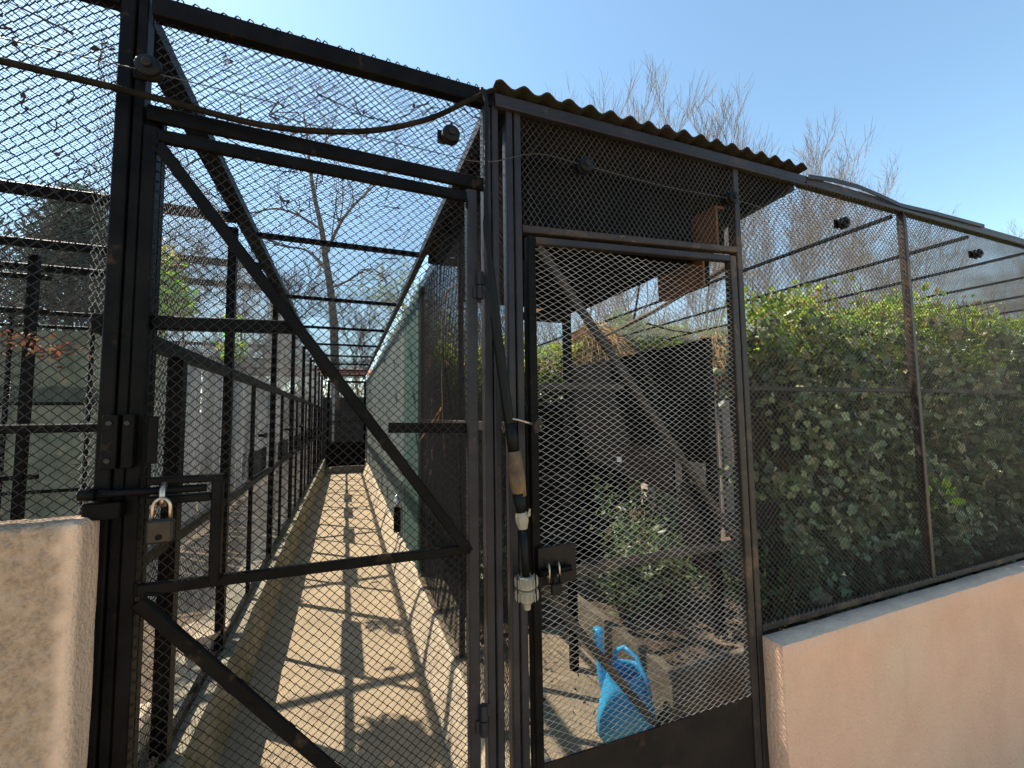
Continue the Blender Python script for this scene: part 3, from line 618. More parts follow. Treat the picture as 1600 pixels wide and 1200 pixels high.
# ground litter
lt = leaves('leaf_litter', [(rg.uniform(.7, 3), rg.uniform(.2, 2.4), .035+rg.uniform(0, .02)+(.27 if False else 0)) for _ in range(450)], .028, 'litter', up_bias=2, seed=91)
lt2 = leaves('leaf_litter', [(rg.uniform(1.6, 2.5), rg.uniform(.42, 1.4), .272+rg.uniform(0, .02)) for _ in range(900)], .024, 'litter', up_bias=2, seed=92)

# watering can
wc = thing('watering_can', 'sky blue plastic watering can standing behind the kick panel', 'watering can', (1.25, .42, 0))
CX, CY = 1.285, .45
def ell_ring(z, rx, ry, cx=CX, cy=CY, n=28, tilt=0): return [(cx+rx*math.cos(2*math.pi*i/n), cy+ry*math.sin(2*math.pi*i/n), z+tilt*math.cos(2*math.pi*i/n)) for i in range(n)]
def loft(rings):
    n = len(rings[0]); vs = [p for r_ in rings for p in r_]
    return vs, [(i*n+j, i*n+(j+1) % n, (i+1)*n+(j+1) % n, (i+1)*n+j) for i in range(len(rings)-1) for j in range(n)]
prof = [(0, .135, .10), (.03, .155, .115), (.10, .150, .11), (.20, .122, .10), (.26, .098, .085), (.29, .09, .075), (.30, .096, .08)]
vs, fs = loft([ell_ring(z, a, b) for z, a, b in prof] + [ell_ring(z-.002, a-.006, b-.006) for z, a, b in prof[::-1]])
fs.append(tuple(range(27, -1, -1)))
MB().add(vs, fs).build('body', 'blueplastic', wc, smooth=True)
MB().tube([(CX-.01, CY+.075, .29), (CX+.0, CY+.07, .35), (CX+.02, CY+.03, .385), (CX+.045, CY-.03, .36), (CX+.06, CY-.085, .28), (CX+.065, CY-.10, .21)], [.011]*6, 10).build('handle', 'blueplastic', wc, smooth=True)
MB().tube([(CX-.05, CY+.06, .10), (CX-.065, CY+.10, .24), (CX-.07, CY+.12, .38), (CX-.07, CY+.12, .45)], [.03, .026, .022, .026], 14).build('spout', 'blueplastic', wc, smooth=True)
# thatch bundles
def thatch(label, c, w_, h, n, seed):
    r2 = np.random.default_rng(seed); t = thing('thatch_canopy', label, 'thatch', c); b = MB(); C_ = Vector(c)
    for k in range(n):
        a = r2.uniform(0, 6.283); f = r2.random()**.5; el_ = r2.uniform(0, 1)
        s0 = C_ + Vector((w_*f*math.cos(a)*.75, w_*f*math.sin(a)*.75, h*(1-f**2)*r2.uniform(.3, 1)+r2.normal(0, .03)))
        d = Vector((math.cos(a)+r2.normal(0, .5), math.sin(a)+r2.normal(0, .5), r2.uniform(-1.6, -.1))).normalized(); ln = r2.uniform(.12, .34)
        s1 = s0+d*ln*.6; s2 = s1+(d+Vector((0, 0, -.6))).normalized()*ln*.5
        b.tube([s0, s1, s2], [.0045, .004, .002], 3, False)
    b.build('straw', 'straw', t, kind='stuff'); MB().tube([(c[0], c[1], 0), (c[0], c[1], c[2]+h*.7)], .03, 8).build('pole', 'bark', t); return t
thatch('large dry straw canopy hanging behind the dark partition post', (2.75, 2.9, 2.05), .50, .62, 3200, 1)
thatch('straw canopy right of the black shelter near the gate post', (4.35, 2.6, 2.12), .5, .42, 2600, 2)
# sagging perch branches in the aviary
br = MB(); P0 = at(935, 530, 1, 2.3); P1 = at(1140, 415, 1, .8); br.tube([P0, P0.lerp(P1, .5)+Vector((0, 0, -.03)), P1], [.014, .018, .02], 8)
br.tube([P0.lerp(P1, .35), at(1000, 440, 1, 1.6), at(1030, 425, 1, 1.4)], [.012, .01, .008], 6)
tag(br.build('perch_branch', 'darktwig', smooth=True), 'long dark forked branch rising across the mesh behind the right gate', 'branch')
br = MB(); a_, b_, c_ = at(1010, 505, 1, 2.2), at(1080, 520, 1, 2.4), at(1290, 478, 1, 2.2); br.tube([a_, a_.lerp(b_, .5)+Vector((0, 0, -.02)), b_, b_.lerp(c_, .5)+Vector((0, 0, .03)), c_], .011, 6)
tag(br.build('perch_rope', 'darktwig', smooth=True), 'thin dark rope sagging towards the hedge top above the shelter', 'rope')

# ------------------------------------------------------------------ corridor: kerbs, roof, side walls, end door
k = MB(); n = 60; vs = []
for i in range(n+1):
    y = .05+11.9*i/n
    def j(a, s_): return a + .012*noise.noise(Vector((y*3, s_, 0)))
    vs += [(j(-.50, 1), y, 0), (j(-.515, 2), y, .30), (j(-.53, 3), y, .335), (j(-.78, 4), y, .335), (-.80, y, 0)]
fs = [(i*5+q, (i+1)*5+q, (i+1)*5+q+1, i*5+q+1) for i in range(n) for q in range(4)] + [(0, 1, 2, 3, 4)]
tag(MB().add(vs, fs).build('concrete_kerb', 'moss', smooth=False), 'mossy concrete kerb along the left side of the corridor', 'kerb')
vs = []
for i in range(n+1):
    y = .05+11.9*i/n
    vs += [(j(.455, 6)-.0, y, 0), (j(.535, 7), y, .25), (j(.56, 8), y, .275), (j(.72, 9), y, .275), (.72, y, 0)]
fs = [(i*5+q+1, (i+1)*5+q+1, (i+1)*5+q, i*5+q) for i in range(n) for q in range(4)] + [(4, 3, 2, 1, 0)]
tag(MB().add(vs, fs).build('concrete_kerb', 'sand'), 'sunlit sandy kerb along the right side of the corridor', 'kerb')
st = MB().box(-.50, .455, 11.2, 12, .001, .13, .01).build('step', 'moss'); tag(st, 'mossy concrete step at the far end of the corridor', 'step')

YB = [1.52, 2.93, 4.33, 5.65, 6.95, 8.25, 9.55, 10.8]
t = thing('corridor_roof', 'mesh roof over the corridor on black cross bars', 'mesh roof', (0, 6, 2.66))
MB().bar((-.545, .02, 2.655), (-.545, 12, 2.655), .075, .05, (0, 0, 1)).build('side_beam', 'black', t)
MB().bar((.475, .03, 2.655), (.475, 12, 2.655), .04, .05, (0, 0, 1)).build('side_beam', 'blue', t)
cb = None
for y in YB:
    if cb is None: cb = MB().bar((-.505, y, 2.655), (.453, y, 2.655), .032, .03, (0, 0, 1)).build('cross_bar', 'black', t)
    else: piece('cross_bar', cb, (0, y-YB[0], 0), t)
for y0, y1, sd in ((.02, 3, 101), (3, 12, 102)):
    wire_mesh('mesh_panel', (-.56, y0, 2.695), X, Y, 1.04, y1-y0, .030 if sd == 101 else .045, .029 if sd == 101 else .045, .0013 if sd == 101 else .0015, 'wire', t, seed=sd, warp=.006)
t = thing('cage_roof', 'mesh roof over the left hand cages on dark cross beams', 'mesh roof', (-2.4, 5, 2.66))
cb = None
for y in (1.30, 2.08, 2.64, 4.33, 6.0, 7.7, 9.4, 11.1):
    if cb is None: cb = MB().bar((-4.5, y, 2.65), (-.585, y, 2.65), .06, .04, (0, 0, 1)).build('cross_beam', 'black', t)
    else: piece('cross_beam', cb, (0, y-1.30, -.01), t)
for y0, y1, sd in ((.02, 3, 103), (3, 11.5, 104)):
    wire_mesh('mesh_panel', (-4.5, y0, 2.70), X, Y, 3.93, y1-y0, .031 if sd == 103 else .055, .030 if sd == 103 else .055, .0013 if sd == 103 else .0016, 'wire', t, seed=sd, warp=.006)

t = thing('cage_side_fence', 'long row of mesh cage fronts along the left side of the corridor', 'fence', (-.6, 6, .33))
MB().bar((-.6, .05, 1.80), (-.6, 12, 1.76), .035, .05, (0, 0, 1)).build('upper_rail', 'black', t)
MB().bar((-.6, .05, 1.10), (-.6, 12, 1.10), .03, .04, (0, 0, 1)).build('lower_rail', 'black', t)
MB().bar((-.6, .05, .36), (-.6, 12, .36), .03, .03, (0, 0, 1)).build('bottom_rail', 'black', t)
MB().box(-.625, -.575, .575, .625, .34, 1.775).build('post', 'black', t)
pp = MB().box(-.62, -.58, 1.33, 1.37, .34, 2.61).build('post', 'black', t)
for y in (2.88, 4.3, 5.65, 6.95, 8.25, 9.55, 10.8): piece('post', pp, (0, y-1.35, 0), t)
dj = MB().box(-.612, -.588, 2.02, 2.045, .38, 1.77).build('door_jamb', 'black', t)
for y in (3.45, 4.85, 6.2, 7.5, 8.8, 10.1): piece('door_jamb', dj, (0, y-2.02, 0), t)
hp = MB().box(-.66, -.625, 2.06, 2.78, 1.12, 1.30).build('feeding_hatch', 'black', t)
for y in (3.5, 4.9, 6.25, 7.55): piece('feeding_hatch', hp, (0, y-2.06, 0), t)
kn = MB().lathe((-.585, 2.15, 1.42), (1, 0, 0), [(0, .012), (.03, .014), (.045, .022), (.055, .018)], 12).build('door_knob', 'black', t)
for y in (3.6, 5.0): piece('door_knob', kn, (0, y-2.15, 0), t)
for y0, y1, z0, z1, sd, cw in ((.05, 1.35, .34, 2.62, 110, .030), (1.35, 4.3, .34, 2.62, 111, .036), (4.3, 12, .34, 2.62, 112, .05)):
    wire_mesh('mesh_panel', (-.628, y0, z0), Y, Z, y1-y0, z1-z0, cw, cw, .0011, 'wirel', t, seed=sd, warp=.005)
# pale board wall inside the left cages
t = thing('board_wall', 'pale grey board wall behind the left hand cages', 'wall', (-1.75, 7, 0))
pbs = []
for i in range(41):
    y = 3.98+i*.2
    if len(pbs) < 3: pbs.append(MB().box(-1.75, -1.735, 3.98, 3.98+.178-.02*len(pbs), .1, 2.30+.05*len(pbs), .003).build('board', ('pale', 'paled', 'pale')[len(pbs)], t)); pbs[-1].location.y += i*.2; LOC[pbs[-1].name].y += i*.2; continue
    k = random.randrange(3); o = pbs[k]; piece('board', o, (random.uniform(-.012, .012), i*.2-k*.2, 0), t)
for y in (3.95, 6.6, 9.3, 12.1): MB().box(-1.80, -1.755, y-.02, y+.02, 0, 2.5).build('post', 'black', t)
t = thing('partition_frame', 'dark mesh partition inside the left cage behind the tan wall', 'frame', (-2.5, 2.2, 0))
for x in (-4.3, -3.05, -1.86): MB().box(x-.022, x+.022, 2.18, 2.22, 0, 2.6).build('post', 'black', t)
for z in (2.46, 2.24, 1.2): MB().bar((-4.4, 2.2, z), (-1.78, 2.2, z), .03, .03).build('rail', 'black', t)
wire_mesh('mesh_panel', (-4.4, 2.225, .2), X, Z, 2.6, 2.4, .045, .045, .0012, 'wirel', t, seed=120, warp=.006)
t = thing('shade_cloth_screen', 'green grey shade cloth screen at the back of the left cages', 'screen', (-3, 4, 0))
sh = None
for i in range(5):
    x = -4.6+i*.58; vs = []; fs = []
    for a in range(9):
        for c in range(13): vs.append((x+.57*a/8, 3.9+.03*noise.noise(Vector((x+a*.3, c*.25, 0))), .05+2.35*c/12))
    for a in range(8):
        for c in range(12): q = a*13+c; fs.append((q, q+13, q+14, q+1))
    MB().add(vs, fs).build('cloth', 'shade', t)
for x in (-4.02, -3.44, -2.86, -2.28): MB().box(x-.015, x+.01, 3.85, 3.875, 0, 2.6).build('post', 'black', t)
for z in (2.42, 1.7, .9): MB().bar((-4.6, 3.84, z), (-1.8, 3.84, z), .03, .02).build('rail', 'black', t)

# right side of the corridor: mesh, then plastic sheets, the nearest one teal
t = thing('sheet_fence', 'fence of grey green plastic sheets along the right side of the corridor', 'fence', (.56, 7, .3))
ss = None; L_ = 1.02
for i in [0]+list(range(2, 10)):
    y = 2.14+i*L_
    if ss is None:
        vs = []; fs = []; n = 26
        for a in range(n+1):
            yy = y+(L_-.01)*a/n; xx = .57+.016*math.sin(a*2*math.pi/5.2)
            for z in (.285, 2.63): vs += [(xx, yy, z), (xx+.004, yy, z)]
        for a in range(n):
            q = a*4; fs += [(q, q+2, q+6, q+4), (q+1, q+5, q+7, q+3), (q+2, q+3, q+7, q+6), (q, q+4, q+5, q+1)]
        fs += [(0, 1, 3, 2), (n*4, n*4+2, n*4+3, n*4+1)]
        ss = MB().add(vs, fs).build('plastic_sheet', 'sheet', t); tg_ = MB().add(vs, fs).build('plastic_sheet', 'sheetg', t, label='teal near sheet'); ss.location.y += L_; LOC[ss.name].y += L_
    else:
        o = piece('plastic_sheet', ss, (.003*(i % 2), (i-1)*L_, 0), t)
MB().box(.555, .563, 2.11, 2.15, .29, 2.62).build('netting_edge', 'greenedge', t)
MB().bar((.56, .04, 1.50), (.56, 2.11, 1.50), .03, .04, (0, 0, 1)).build('rail', 'brownp', t)
for y in (.9, 2.13): MB().box(.575, .60, y-.015, y+.015, .28, 2.62).build('post', 'black', t)
wire_mesh('mesh_panel', (.545, .04, .28), Y, Z, 2.08, 2.36, .030, .028, .0011, 'wire', t, seed=131)
wire_mesh('mesh_panel', (.585, .04, .28), Y, Z, 2.08, 2.36, .026, .024, .0011, 'wire', t, seed=132)
hk = MB(); hp_ = [at(*q, 0, .53) for q in ((695, 715), (692, 660), (691, 600), (690, 520), (693, 470), (702, 450), (714, 448))]
hk.tube(hp_, .0035, 6); tag(hk.build('dry_vine', 'foam', smooth=True), 'thin brown dry stem arching up the dark mesh beside the green sheet edge', 'stem')
hk = MB().tube([at(*q, 0, .52) for q in ((655, 690), (670, 668), (690, 636), (684, 658))], .004, 6); tag(hk.build('dry_twig', 'straw', smooth=True), 'pale dry twig caught on the rail by the green sheet edge', 'twig')
bt = thing('water_bottle', 'small white drinking bottle fixed low on the right sheets', 'bottle', tuple(at(620, 790, 0, .53)))
c = at(620, 785, 0, .53); MB().lathe(c, (0, 0, 1), [(-.05, .012), (-.03, .03), (.04, .034), (.06, .02), (.08, .012)], 14).build('body', 'silver', bt, smooth=True)
MB().box(c.x-.03, c.x+.03, c.y-.03, c.y+.03, .29, c.z-.052).build('bracket', 'black', bt)

t = thing('end_gate', 'dark framed mesh gate closing the far end of the corridor', 'gate', (.05, 11.6, .1))
for x in (-.46, .51): MB().box(x-.03, x+.03, 11.57, 11.63, 0, 2.5).build('stile', 'black', t)
MB().box(-.49, .54, 11.575, 11.625, 2.5, 2.56).build('top_rail', 'black', t)
MB().box(-.43, .48, 11.58, 11.62, 1.38, 1.42).build('rail', 'black', t); MB().box(-.43, .48, 11.585, 11.615, .14, .82).build('kick_panel', 'black', t)
wire_mesh('mesh_panel', (-.44, 11.565, .8), X, Z, .93, 1.7, .05, .05, .0012, 'wirel', t, seed=140)
MB().box(-.36, -.30, 11.64, 11.66, .8, 2.45).build('grey_strip', 'pale', t)
sb = MB().box(-2.5, 2.2, 13.0, 13.2, 0, 2.15).build('end_wall', 'brownp'); tag(sb, 'dark brown wall behind the far end gate', 'wall')
t = thing('tiled_coping', 'terracotta roof edge above the far end gate', 'roof', (0, 12.6, 2.7))
tl = None
for i in range(34):
    x = -1.9+i*.13
    if tl is None:
        vs = [(x+.062*math.cos(q), y, 2.75+.05*math.sin(q)+z) for y, z in ((12.3, 0), (13.1, .28)) for q in np.linspace(0, math.pi, 7)]
        tl = MB().add(vs, [(a, a+1, a+8, a+7) for a in range(6)]).build('tile', 'terracotta', t)
    else: piece('tile', tl, (i*.13, random.uniform(-.02, .02), 0), t)

# dish and block inside the left cage
c = at(318, 985, 2, .43)
t = thing('stone_dish', 'pale speckled dish on the ledge behind the gate brace', 'dish', tuple(c))
MB().lathe(c, (0, 0, 1), [(-.06, .03), (-.04, .09), (0, .115), (.012, .118), (.008, .10), (-.01, .06), (-.012, .01)], 28).build('bowl', 'sand', t, smooth=True)
MB().lathe(c-Vector((0, 0, .095)), (0, 0, 1), [(0, .06), (.036, .05)], 18).build('foot', 'moss', t)
bb = MB().box(-.86, -.66, .35, .75, .336, .47, .015).build('concrete_block', 'sand'); tag(bb, 'mossy concrete block low behind the left gate post', 'block')

# ------------------------------------------------------------------ cable, wire, insulators, hose on the front
def spline(ps, n=10):
    ps = [Vector(p) for p in ps]; out = []
    for i in range(len(ps)-1):
        a, b, c, d = ps[max(i-1, 0)], ps[i], ps[i+1], ps[min(i+2, len(ps)-1)]
        for k in range(n):
            s_ = k/n; out.append(.5*((2*b)+(-a+c)*s_+(2*a-5*b+4*c-d)*s_*s_+(-a+3*b-3*c+d)*s_**3))
    return out+[ps[-1]]
cp = spline([(-4.2, -.045, 2.46), (-2.4, -.045, 2.43), (-.79, -.045, 2.395), (-.49, -.045, 2.385), (-.22, -.045, 2.372), (.025, -.045, 2.415), (.22, -.045, 2.50), (.36, -.045, 2.60), (.44, -.045, 2.66), (.47, -.03, 2.685)])
tag(MB().tube(cp, .0085, 8).build('power_cable', 'rope', smooth=True), 'thick old cable sagging across the mesh above the corridor gate', 'cable')
wp = [(-4.2, -.05, 2.43), (-.49, -.055, 2.445), (-.2, -.05, 2.405), (.2, -.05, 2.40), (.42, -.05, 2.40), (.62, -.05, 2.475), (.818, -.055, 2.47), (1.2, -.05, 2.465), (1.562, -.055, 2.475), (1.75, -.05, 2.47)]
tag(MB().tube(spline(wp, 4), .0016, 5).build('fence_wire', 'wirem', smooth=True), 'thin electric wire strung between the round insulators', 'wire')
ins0 = None
places = [((-.486, 2.456), 'black round insulator at the top left corner over the corridor gate'), ((.308, 2.467), 'black round insulator over the corridor gate just left of the posts'),
          ((.818, 2.470), 'pale ringed insulator on the dark mesh above the right gate'), ((1.562, 2.480), 'ringed insulator at the top of the post right of the gate'),
          ((2.33, 2.49), 'small black insulator on the roof bar left of the first fence post'), ((3.62, 2.50), 'small black insulator right of the first tall fence post'), ((4.36, 2.505), 'small black insulator furthest right along the fence')]
for (x, z), lab in places:
    if ins0 is None:
        ins0 = thing('insulator', lab, 'insulator', (x, -.03, z), 'round insulators along the top of the fence')
        MB().lathe((x, -.036, z), (0, -1, 0), [(0, .020), (.004, .029), (.010, .030), (.014, .021), (.020, .020), (.024, .029), (.030, .028), (.034, .022)], 24).build('disc', 'rubber', ins0, smooth=True)
        MB().lathe((x, -.071, z), (0, -1, 0), [(0, .011), (.006, .011), (.008, .006)], 14).build('screw_head', 'rust', ins0)
        MB().box(x-.04, x-.012, -.037, -.027, z-.022, z+.022, .002).build('bracket', 'black', ins0)
        last = ins0
    else: dup(ins0, (x+.486, 0, z-2.456), lab)
hp_ = [at(*q, 1, -.065) for q in ((752, 138), (760, 165), (759, 250), (760, 330), (763, 400), (774, 500), (786, 590), (793, 640), (797, 665))]
hs = thing('water_hose', 'black hose with worn foam sleeve and white coupling hanging down the posts', 'hose', tuple(hp_[0]))
MB().tube(spline(hp_, 4), [.0075]*13 + [.0125]*4 + [.017]*16, 12).build('hose', 'rubber', hs, smooth=True)
a_ = at(797, 662, 1, -.068); b_ = at(803, 705, 1, -.07); MB().tube([a_, b_], .019, 14).build('collar', 'rubber', hs, smooth=True)
MB().tube([b_, b_.lerp(at(812, 775, 1, -.072), .3), b_.lerp(at(812, 775, 1, -.072), .7), at(812, 775, 1, -.072)], [.021, .024, .025, .022], 16).build('foam_sleeve', 'foam', hs, smooth=True)
MB().tube([at(811, 770, 1, -.072), at(814, 800, 1, -.072)], [.023, .018], 14).build('collar', 'rubber', hs, smooth=True)
tp = [at(814, 798, 1, -.072), at(815, 806, 1, -.072), at(816, 815, 1, -.072), at(817, 826, 1, -.072)]; MB().tube(tp, [.017, .022, .021, .015], 9).tube([at(826, 806, 1, -.09), at(828, 795, 1, -.095)], [.006, .003], 5).build('tape', 'white', hs)
MB().tube([at(817, 824, 1, -.072), at(822, 903, 1, -.075)], .0125, 12).build('lower_pipe', 'rubber', hs, smooth=True)
c0 = at(822, 900, 1, -.075); c1 = at(824, 952, 1, -.075); ax = (c1-c0); LL = ax.length
def cn(f0, prof, m, nm):
    MB().lathe(c0+ax*f0, ax, prof, 22).build(nm, m, hs, smooth=False)
cn(0, [(0, .020), (.003, .025), (.036, .026), (.038, .024)], 'white', 'coupling_nut'); cn(.40, [(0, .021), (.002, .026), (.034, .024), (.037, .020)], 'white', 'coupling_nut'); cn(.76, [(0, .019), (.010, .012), (.024, .011), (.026, .008)], 'white', 'nozzle')
rdg = MB()
for f0 in (.03, .43):
    for q in range(16):
        aa = 2*math.pi*q/16; e1 = ax.normalized().orthogonal(); e2 = ax.normalized().cross(e1); o = c0+ax*f0+(e1*math.cos(aa)+e2*math.sin(aa))*.0255
        rdg.tube([o, o+ax*.25], .002, 4)
rdg.build('grip_ridges', 'white', hs)

# ------------------------------------------------------------------ vines and dry leaves in the left cage, litter on the roofs
def blob(c, s_, n, r2): return np.array(c)+r2.normal(size=(n, 3))*np.array(s_)
r2 = np.random.default_rng(17)
t = thing('climbing_vine', 'bright green and yellow vine hanging in the left cage behind the gate', 'vine', (-1.1, 2, 2.2))
leaves('green_leaves', np.vstack([blob((-1.12, 2, 2.42), (.05, .06, .07), 650, r2), blob((-1.09, 2, 2.30), (.055, .06, .07), 650, r2), blob((-1.14, 2, 2.21), (.05, .05, .03), 150, r2)]), .05, 'vine', t, seed=18)
leaves('yellow_leaves', np.vstack([blob((-1.12, 2, 2.56), (.05, .06, .07), 220, r2), blob((-1.02, 2, 2.24), (.02, .05, .06), 60, r2)]), .045, 'vinedry', t, seed=19)
MB().tube(spline([(-1.3, 2, 2.72), (-1.12, 2, 2.55), (-1.08, 2, 2.35), (-1.02, 2, 2.2), (-1.0, 2.02, 1.9)], 4), .008, 6).tube(spline([(-1.35, 1.9, 2.45), (-1.1, 1.95, 2.52), (-.98, 1.95, 2.56)], 3), .014, 6).build('stem', 'foam', t, smooth=True)
plant('second green vine tuft further back in the left cage', -.95, 3.1, 1.95, .12, .5, 200, 'vine', .05, 19)
for (px, py, lab) in ((25, 530, 'rusty dry leaf bunch at the left edge of the cage'), (90, 548, 'rusty dry leaf bunch beside the far cage post')):
    c = at(px, py, 1, 1.9); t = thing('dry_leaf_bunch', lab, 'leaves', tuple(c)); leaves('foliage', blob(c, (.07, .05, .03), 60, r2), .036, 'dryleaf', t, seed=20+px)
    MB().tube([c+Vector((-.12, .01, -.02)), c, c+Vector((.13, -.01, .02))], .0035, 5).build('twig', 'darktwig', t)
P = []; tw = MB()
for k in range(420):
    x = r2.uniform(-3.6, .4); y = r2.uniform(.05, 2.2) if k < 300 else r2.uniform(2.2, 6); 
    if k % 4 == 0: P.append((x, y, 2.71))
    if k % 2 == 0:
        a = r2.uniform(0, 6.28); l = r2.uniform(.05, .16); p = Vector((x, y, 2.71)); q = p+Vector((math.cos(a)*l, math.sin(a)*l, .0)); tw.tube([p, p.lerp(q, .5)+Vector((r2.normal(0, .01), r2.normal(0, .01), .004)), q], [.003, .0025, .0015], 4, False)
hang = MB()
for k in range(70):
    x = r2.uniform(-3.0, .35); y = r2.uniform(.05, 1.2); l = r2.uniform(.05, .2); p = Vector((x, y, 2.69)); pts = [p]
    for q in range(6): p = p+Vector((r2.normal(0, .018), r2.normal(0, .012), -l/6*r2.uniform(.3, 1.4))); pts.append(p)
    hang.tube(pts, [.0028, .0026, .0024, .0022, .002, .0018, .0012], 4, False)
    for q in range(2): P.append(tuple(pts[2+q]+Vector(r2.normal(0, .012, 3))))
for k in range(60): P.append((r2.uniform(-2.5, -.6), r2.uniform(-.006, .006), r2.uniform(1.35, 2.6)))
hang.build('hanging_tendrils', 'darktwig', kind='stuff')
leaves('roof_leaf_litter', P, .026, 'litter', None, up_bias=1, seed=33); tw.build('roof_twig_litter', 'darktwig', kind='stuff')

# ------------------------------------------------------------------ trees
def tree(label, base, height, seed, spread=.45, upright=.5, r0=.12, m='twig', depth=5, nchild=4, lean=(0, 0), name='bare_tree', twiglen=1.0, start=.35, budsize=0, buds=None):
    R2 = random.Random(seed); t = thing(name, label, 'tree', base, 'bare trees behind the enclosures' if name == 'bare_tree' else None)
    trunk = MB(); tw = MB(); tips = []
    def grow(p, d, ln, r_, lev):
        k = 5 if lev < 2 else 4 if lev < 4 else 3; pts = [p.copy()]; dirs = [d.copy()]
        for i in range(k):
            d = (d + Vector((R2.gauss(0, .13), R2.gauss(0, .13), R2.gauss(0, .08)+upright*.12))).normalized(); p = p + d*(ln/k); pts.append(p.copy()); dirs.append(d.copy())
        rr = [r_*(1-.55*i/k) for i in range(k+1)]
        (trunk if lev == 0 else tw).tube(pts, rr, 8 if lev == 0 else 5 if lev < 3 else 3, False)
        if lev >= depth: tips.extend(pts[1:]); return
        nc = nchild + (1 if lev >= 2 else 0)
        for c in range(nc):
            f = start + (1-start)*(c+R2.random())/nc if lev == 0 else .15+.85*(c+R2.random())/nc
            i = min(int(f*k), k-1); q = pts[i].lerp(pts[i+1], f*k-i); a = R2.uniform(0, 6.283); dd = dirs[i]; o1 = dd.orthogonal().normalized(); o2 = dd.cross(o1)
            nd = (dd*(1-spread*R2.uniform(.6, 1.1)) + (o1*math.cos(a)+o2*math.sin(a))*spread*R2.uniform(.7, 1.3) + Vector((0, 0, upright*.35))).normalized()
            grow(q, nd, ln*R2.uniform(.5, .72)*(twiglen if lev+1 >= depth else 1), max(rr[i]*.55, .010), lev+1)
        grow(pts[-1], dirs[-1], ln*.62, rr[-1]*.9, lev+1)
    grow(Vector(base), Vector((lean[0], lean[1], 1)).normalized(), height*.42, r0, 0)
    trunk.build('trunk', 'bark', t, smooth=True); tw.build('branches', m, t, kind='stuff')
    if buds:
        rr = np.random.default_rng(seed); TP = np.array([list(p) for p in tips]); TP = TP[rr.integers(0, len(TP), buds[1])] + rr.normal(0, .12, (buds[1], 3)); leaves('crown', TP, budsize, buds[0], t, seed=seed)
    return t
def base_at(px, py, Yd):
    p = at(px, py, 1, Yd); return (p.x, Yd, -.05), p.z
for px, py, Yd, lab, sd, kw in (
    (900, 120, 17, 'bare tree whose twigs rise over the left part of the corrugated roof', 4, dict(spread=.34, upright=.8)),
    (1000, 150, 19, 'bare tree whose twigs rise over the middle of the corrugated roof', 5, dict(spread=.34, upright=.8)),
    (1080, 195, 17, 'tallest bare tree rising over the right part of the corrugated roof', 6, dict(spread=.36, upright=.7)),
    (1250, 190, 18, 'bare tree rising right of the corrugated roof end', 17, dict(spread=.42, upright=.6)),
    (1335, 215, 18, 'bare tree with a wide crown over the sloping beam', 18, dict(spread=.46, upright=.5)),
    (1430, 320, 19, 'low bare tree crown at the lower end of the sloping beam', 9, dict(spread=.4, upright=.4)),
    (1590, 345, 20, 'bare tree just showing above the beam at the right edge', 10, dict(spread=.4, upright=.5)),
    (580, 400, 18, 'slender bare tree behind the corridor right of the large one', 11, dict(spread=.5, upright=.4, r0=.1, depth=4)),
    (40, 200, 13, 'bare tree behind the left cages at the picture edge', 12, dict(spread=.55, upright=.25, m='bark')),
    (150, 250, 16, 'bare tree behind the conifer left of the gate post', 13, dict(spread=.5, upright=.3, m='bark')),
    (380, 330, 17, 'bare tree showing between the roof beam and the gate brace', 14, dict(spread=.5, upright=.3, m='bark')),
):
    b, z = base_at(px, py, Yd); tree(lab, b, z*(1.0 if px > 800 and px < 1100 else .92 if 1200 < px < 1400 else .98), sd, **kw)
b, z = base_at(668, 350, 14); tree('young willow with yellow green buds behind the sheet fence', b, z*.95, 21, spread=.5, upright=.2, r0=.12, name='willow_tree', depth=4, budsize=.10, buds=('willow', 2600))
# the big bare tree beyond the corridor, limb by limb
t = thing('bare_tree', 'large bare tree standing beyond the far end of the corridor', 'tree', tuple(at(522, 640, 1, 12)), 'bare trees behind the enclosures')
MB().tube(spline([at(*q, 1, 12) for q in ((524, 640), (522, 520), (516, 450), (508, 400), (503, 360), (492, 310), (484, 260), (480, 215), (474, 175))], 4), list(np.linspace(.13, .02, 33)), 10).build('trunk', 'bark', t, smooth=True)
lb_ = MB(); tw = MB(); R5 = random.Random(5)
def limb(q, r_a, lev=0):
    pts = spline(q, 4); k = len(pts); (lb_ if lev == 0 else tw).tube(pts, list(np.linspace(r_a, r_a*.35, k)), 6 if lev == 0 else 3, False)
    if lev >= 3: return
    for i in range(2, k, 2 if lev < 2 else 3):
        d = (pts[i]-pts[i-1]).normalized(); nd = (d+Vector((R5.gauss(0, .6), R5.gauss(0, .5), R5.gauss(.25, .45)))).normalized(); L0 = (1.1, .6, .35)[lev]*R5.uniform(.5, 1.2)
        p1 = pts[i]+nd*L0*.5; p2 = p1+(nd+Vector((R5.gauss(0, .3), R5.gauss(0, .3), .15))).normalized()*L0*.5; limb([pts[i], p1, p2], max(r_a*.4, .009), lev+1)
for q, r_a in (((( 508, 400), (530, 352), (552, 322), (590, 285), (622, 258)), .06), (((503, 360), (470, 338), (432, 326), (392, 332), (360, 320)), .04), (((512, 425), (480, 392), (440, 384), (402, 366)), .045),
    (((492, 310), (498, 262), (508, 225), (512, 195)), .025), (((484, 260), (466, 225), (450, 195)), .018), (((516, 450), (545, 438), (575, 420), (600, 430)), .035), (((530, 352), (536, 310), (532, 262)), .025), (((480, 215), (488, 185), (492, 165)), .014)):
    limb([at(*p, 1, 12+R5.uniform(-.5, .5)) if i_ else at(*p, 1, 12) for i_, p in enumerate(q)], r_a)
lb_.build('limbs', 'bark', t, smooth=True, kind='stuff'); tw.build('twigs', 'bark', t, kind='stuff')
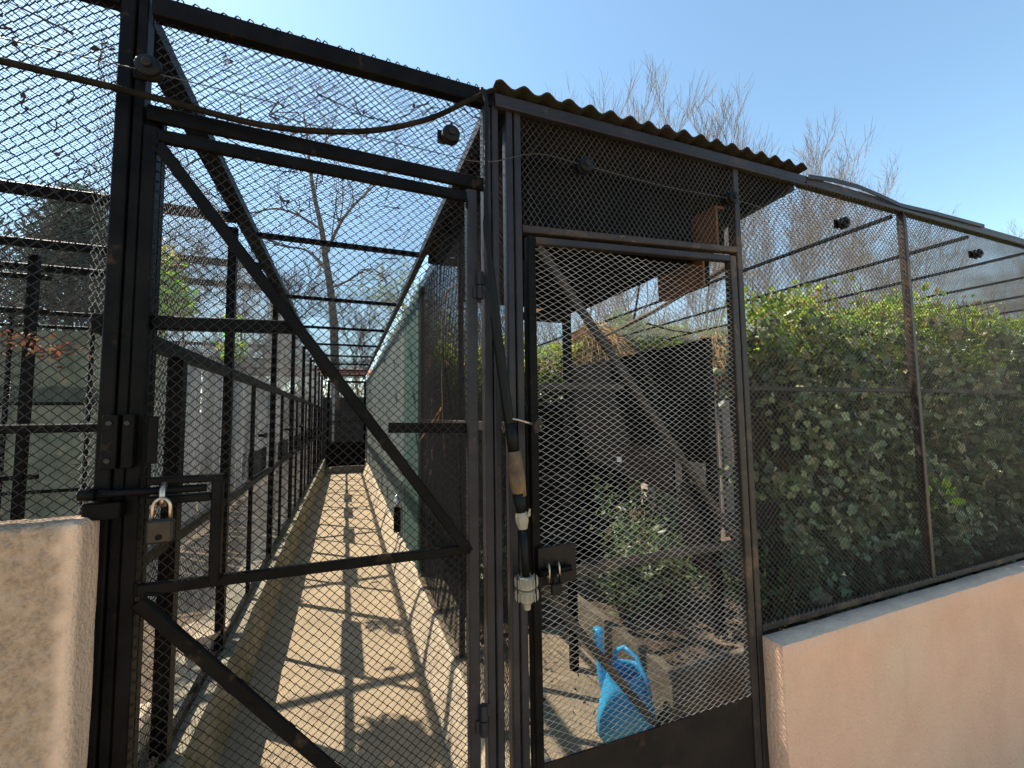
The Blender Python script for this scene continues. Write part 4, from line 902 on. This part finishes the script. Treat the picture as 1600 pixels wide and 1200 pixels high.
# conifer
b, z = base_at(120, 300, 15); t = thing('conifer_tree', 'grey green conifer behind the left cages', 'tree', b)
MB().tube([b, (b[0], b[1], z)], [.2, .03], 8).build('trunk', 'bark', t)
r2 = np.random.default_rng(40); P = []
for k in range(260):
    f = r2.random()**.8; rad = (1-f)*2.3+.25; a = r2.uniform(0, 6.28); c = (b[0]+rad*.75*math.cos(a), b[1]+rad*.75*math.sin(a), 1+f*(z-1)); P.append(blob(c, (.32, .32, .16), 60, r2))
leaves('crown', np.vstack(P), .22, 'conifer', t, seed=41, aspect=.25)
# thicket of bare shrubs all round behind, one mass
R3 = random.Random(3); tk = MB()
for k in range(560):
    x = R3.uniform(-18, 46); y = R3.uniform(15, 26); h = R3.uniform(3.5, 9.5) if x > 5 else R3.uniform(2, 5.5); p = Vector((x, y, 0))
    for q in range(5):
        d = Vector((R3.gauss(0, .28), R3.gauss(0, .28), 1)).normalized(); e_ = p+d*h*.5; f_ = e_+(d+Vector((R3.gauss(0, .2), R3.gauss(0, .2), 0))).normalized()*h*.5
        tk.tube([p, e_, f_], [.035, .022, .008], 3, False)
        for w_ in range(7):
            s0 = p.lerp(e_, R3.random()) if w_ < 3 else e_.lerp(f_, R3.random()); s1 = s0+Vector((R3.gauss(0, .5), R3.gauss(0, .5), R3.uniform(.3, 1.3))); tk.tube([s0, s0.lerp(s1, .5)+Vector((0, 0, .08)), s1], [.012, .010, .006], 3, False)
tk.build('bare_thicket', 'twig', kind='stuff')
# low house with a tiled roof and garden wall far behind
t = thing('garden_house', 'pale low house with a terracotta roof behind the aviary', 'house', (9, 13, 0))
MB().box(3.0, 16, 11, 15, -.05, 3.0).build('wall', 'cream', t)
MB().add([(2.6, 10.6, 2.95), (16.4, 10.6, 2.95), (16.4, 13, 3.7), (2.6, 13, 3.7), (16.4, 15.4, 2.95), (2.6, 15.4, 2.95)], [(0, 1, 2, 3), (3, 2, 4, 5), (0, 3, 5), (1, 4, 2), (0, 5, 4, 1)]).build('roof', 'terracotta', t)
